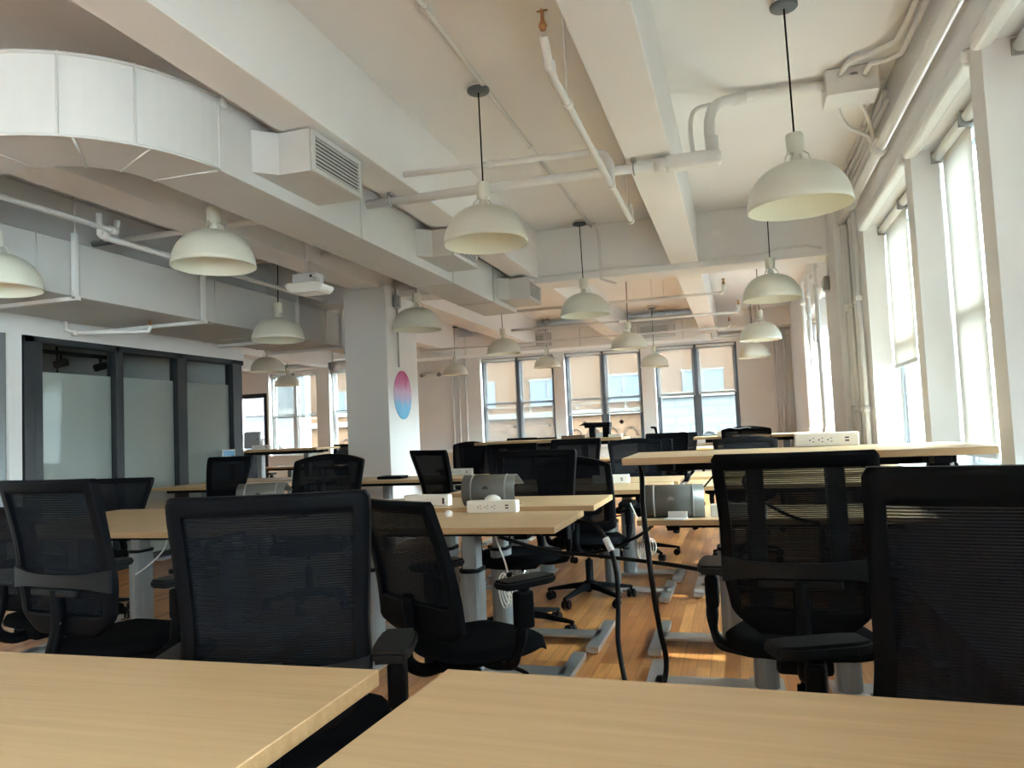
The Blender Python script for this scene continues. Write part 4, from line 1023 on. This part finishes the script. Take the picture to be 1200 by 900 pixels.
# ================================================================== OUTSIDE
def brick_mat(name, c1, c2, mortar, scale=1.0):
    m = bpy.data.materials.new(name); m.use_nodes = True; nt = m.node_tree; b = nt.nodes['Principled BSDF']
    tc = nt.nodes.new('ShaderNodeTexCoord'); mp = nt.nodes.new('ShaderNodeMapping'); mp.inputs['Rotation'].default_value = (R(90),0,0)
    nt.links.new(tc.outputs['Object'], mp.inputs[0])
    br = nt.nodes.new('ShaderNodeTexBrick'); br.inputs['Scale'].default_value = 1/scale
    br.inputs['Brick Width'].default_value = .22; br.inputs['Row Height'].default_value = .075; br.inputs['Mortar Size'].default_value = .006
    br.inputs['Color1'].default_value = (*c1,1); br.inputs['Color2'].default_value = (*c2,1); br.inputs['Mortar'].default_value = (*mortar,1)
    nt.links.new(mp.outputs[0], br.inputs['Vector']); nt.links.new(br.outputs['Color'], b.inputs['Base Color']); b.inputs['Roughness'].default_value = .9
    return m
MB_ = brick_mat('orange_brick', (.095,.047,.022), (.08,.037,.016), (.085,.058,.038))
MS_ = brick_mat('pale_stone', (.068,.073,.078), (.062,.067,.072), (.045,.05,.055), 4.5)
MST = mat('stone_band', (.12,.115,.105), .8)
MB2 = brick_mat('darker_brick', (.06,.03,.015), (.05,.024,.011), (.05,.035,.024))  # orange brick in a darker tone, for arches and rosettes
MW = mat('dark_glass', (.08,.11,.15), .15)
FY = 30.0
bd = thing('brick_building', 'orange brick building with round arches across the street, seen through the far windows', 'building', (-6, FY, -6))
bm = new(); box(bm, -12, 11, 0, 6, 0, 16); obj('wall', bm, MB_, bd)
bm = new(); box(bm, -12.02, 11, -.25, 0, 7.62, 7.84, .02); obj('ledge', bm, MST, bd)
bm = new(); box(bm, -12.02, 11, -.12, 0, 10.9, 11.1, .02); obj('upper_ledge', bm, MST, bd)
bm = new(); box(bm, -12, 11, -.25, -.22, 8.08, 8.11)
for i in range(12): box(bm, -11.5+1.9*i, -11.45+1.9*i, -.25, -.20, 7.84, 8.10)
obj('railing', bm, MST, bd)
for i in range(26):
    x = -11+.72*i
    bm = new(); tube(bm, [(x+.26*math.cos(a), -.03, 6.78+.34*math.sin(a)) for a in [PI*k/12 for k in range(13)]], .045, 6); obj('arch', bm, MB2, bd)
    if i % 2:
        bm = new(); lathe(bm, [(.001,-.05),(.08,-.04),(.08,0)], 10, M=Matrix.Translation((x+.36,0,7.32)) @ Matrix.Rotation(R(90),4,'X')); obj('rosette', bm, MB2, bd)
for i in range(7):
    x = -11.0+3.0*i
    bm = new(); box(bm, x, x+1.5, -.05, .02, 8.15, 9.1); w_ = obj('window', bm, MW, bd)
    bm = new(); box(bm, x-.06, x+1.56, -.09, -.05, 8.08, 8.15); box(bm, x-.06, x+1.56, -.09, -.05, 9.1, 9.18); box(bm, x+.72, x+.78, -.09, -.05, 8.15, 9.1); obj('window_frame', bm, MST, w_)
bs = thing('stone_building', 'pale stone building with a large arch, seen through the right far window', 'building', (3.2, FY-.95, -6))
bm = new(); box(bm, -6.0, 8, 0, .5, 0, 8.25); obj('wall', bm, MS_, bs)
bm = new(); box(bm, -6.05, 8, -.15, 0, 8.1, 8.3, .02); obj('cornice', bm, MST, bs)
for cx_, rr_ in ((-1.6,1.3), (-5.3,.3), (-4.3,.3)):
    bm = new(); tube(bm, [(cx_+rr_*math.cos(a), -.04, 6.6+rr_*math.sin(a)*.9) for a in [PI*k/18 for k in range(19)]], .08, 6); obj('arch', bm, MST, bs)
    if rr_ > 1:
        bm = new(); tube(bm, [(cx_+.8*math.cos(a), -.04, 6.6+.8*math.sin(a)*.9) for a in [PI*k/18 for k in range(19)]], .06, 6); obj('arch', bm, MST, bs)
bw = thing('stone_building', 'pale stone building seen through the far left windows', 'building', (-21, FY-.8, -6))
bm = new(); box(bm, -9, 2.8, 0, .7, 0, 15); obj('wall', bm, MS_, bw)
bm = new(); tube(bm, [(1.0+1.5*math.cos(a), -.04, 6.0+1.5*math.sin(a)*.9) for a in [PI*k/18 for k in range(19)]], .08, 6); obj('arch', bm, MST, bw)
bm = new(); box(bm, -9, 2.8, -.1, 0, 8.3, 8.5); obj('ledge', bm, MST, bw)
be = thing('street_building', 'pale building across the side street, glimpsed beside the window blinds', 'building', (14, 6, -8))
bm = new(); box(bm, 0, 5, -16, 22, 0, 11.5); obj('wall', bm, M['brick_dark'], be)
for i in range(11):
    for k in range(2):
        bm = new(); box(bm, -.05, .02, -14+3.2*i, -12.4+3.2*i, 5.2+3.3*k, 7.2+3.3*k); obj('window', bm, MW, be)
bm = new(); box(bm, -40, 30, -20, 45, -6.2, -6); o = struct('floor_street', bm, mat('asphalt', (.12,.12,.125), .9))

# ================================================================== LIGHT
w = bpy.data.worlds.new('sky'); SC.world = w; w.use_nodes = True; nt = w.node_tree; bg = nt.nodes['Background']
tc = nt.nodes.new('ShaderNodeTexCoord'); sp = nt.nodes.new('ShaderNodeSeparateXYZ'); nt.links.new(tc.outputs['Generated'], sp.inputs[0])
mr = nt.nodes.new('ShaderNodeMapRange'); mr.interpolation_type = 'SMOOTHSTEP'
mr.inputs[1].default_value = .15; mr.inputs[2].default_value = .85; mr.inputs[3].default_value = 7.0; mr.inputs[4].default_value = 70.0
nt.links.new(sp.outputs[0], mr.inputs[0]); nt.links.new(mr.outputs[0], bg.inputs['Strength'])
bg.inputs['Color'].default_value = (.88,.95,1.0,1)
sun = bpy.data.lights.new('sun', 'SUN'); sun.energy = 8; sun.angle = R(.6); sun.color = (1,.97,.93)
so = bpy.data.objects.new('sun', sun); COL.objects.link(so)
so.rotation_euler = Vector((.80,-.12,.60)).to_track_quat('Z','Y').to_euler()
def portal(loc, rot, sx, sy):
    l = bpy.data.lights.new('window_portal', 'AREA'); l.shape = 'RECTANGLE'; l.size = sx; l.size_y = sy; l.cycles.is_portal = True
    o = bpy.data.objects.new('window_portal', l); COL.objects.link(o); o.location = loc; o.rotation_euler = rot
for (a, b_, zl, zh) in RW: portal((1.40, (a+b_)/2, (zl+zh)/2), (0, R(90), 0), zh-zl, b_-a)
for (a, b_, zl, zh) in FW: portal(((a+b_)/2, 15.98, (zl+zh)/2), (R(-90), 0, 0), b_-a, zh-zl)

# ================================================================== CAMERA
F = 905.0
roll = math.atan(.0445); dd = 55*math.cos(roll); pitch = math.atan(dd/F)
uu = 262/math.cos(roll)+55*math.sin(roll); yaw = math.atan2(uu, F/math.cos(pitch))
fw = Vector((-math.sin(yaw)*math.cos(pitch), math.cos(yaw)*math.cos(pitch), math.sin(pitch)))
r0 = Vector((math.cos(yaw), math.sin(yaw), 0)); u0 = r0.cross(fw)
Rv = math.cos(roll)*r0 - math.sin(roll)*u0; Uv = math.sin(roll)*r0 + math.cos(roll)*u0
cam = bpy.data.cameras.new('camera'); co = bpy.data.objects.new('camera', cam); COL.objects.link(co)
mt = Matrix((Rv, Uv, -fw)).transposed().to_4x4(); mt.translation = (0, 0, 1.15); co.matrix_world = mt
cam.sensor_fit = 'HORIZONTAL'; cam.sensor_width = 36; cam.lens = 36*F/1200; cam.clip_start = .05; cam.clip_end = 200
SC.camera = co
SC.view_settings.view_transform = 'Standard'; SC.view_settings.look = 'None'; SC.view_settings.gamma = 1
SC.view_settings.use_curve_mapping = False; SC.view_settings.exposure = 0.92
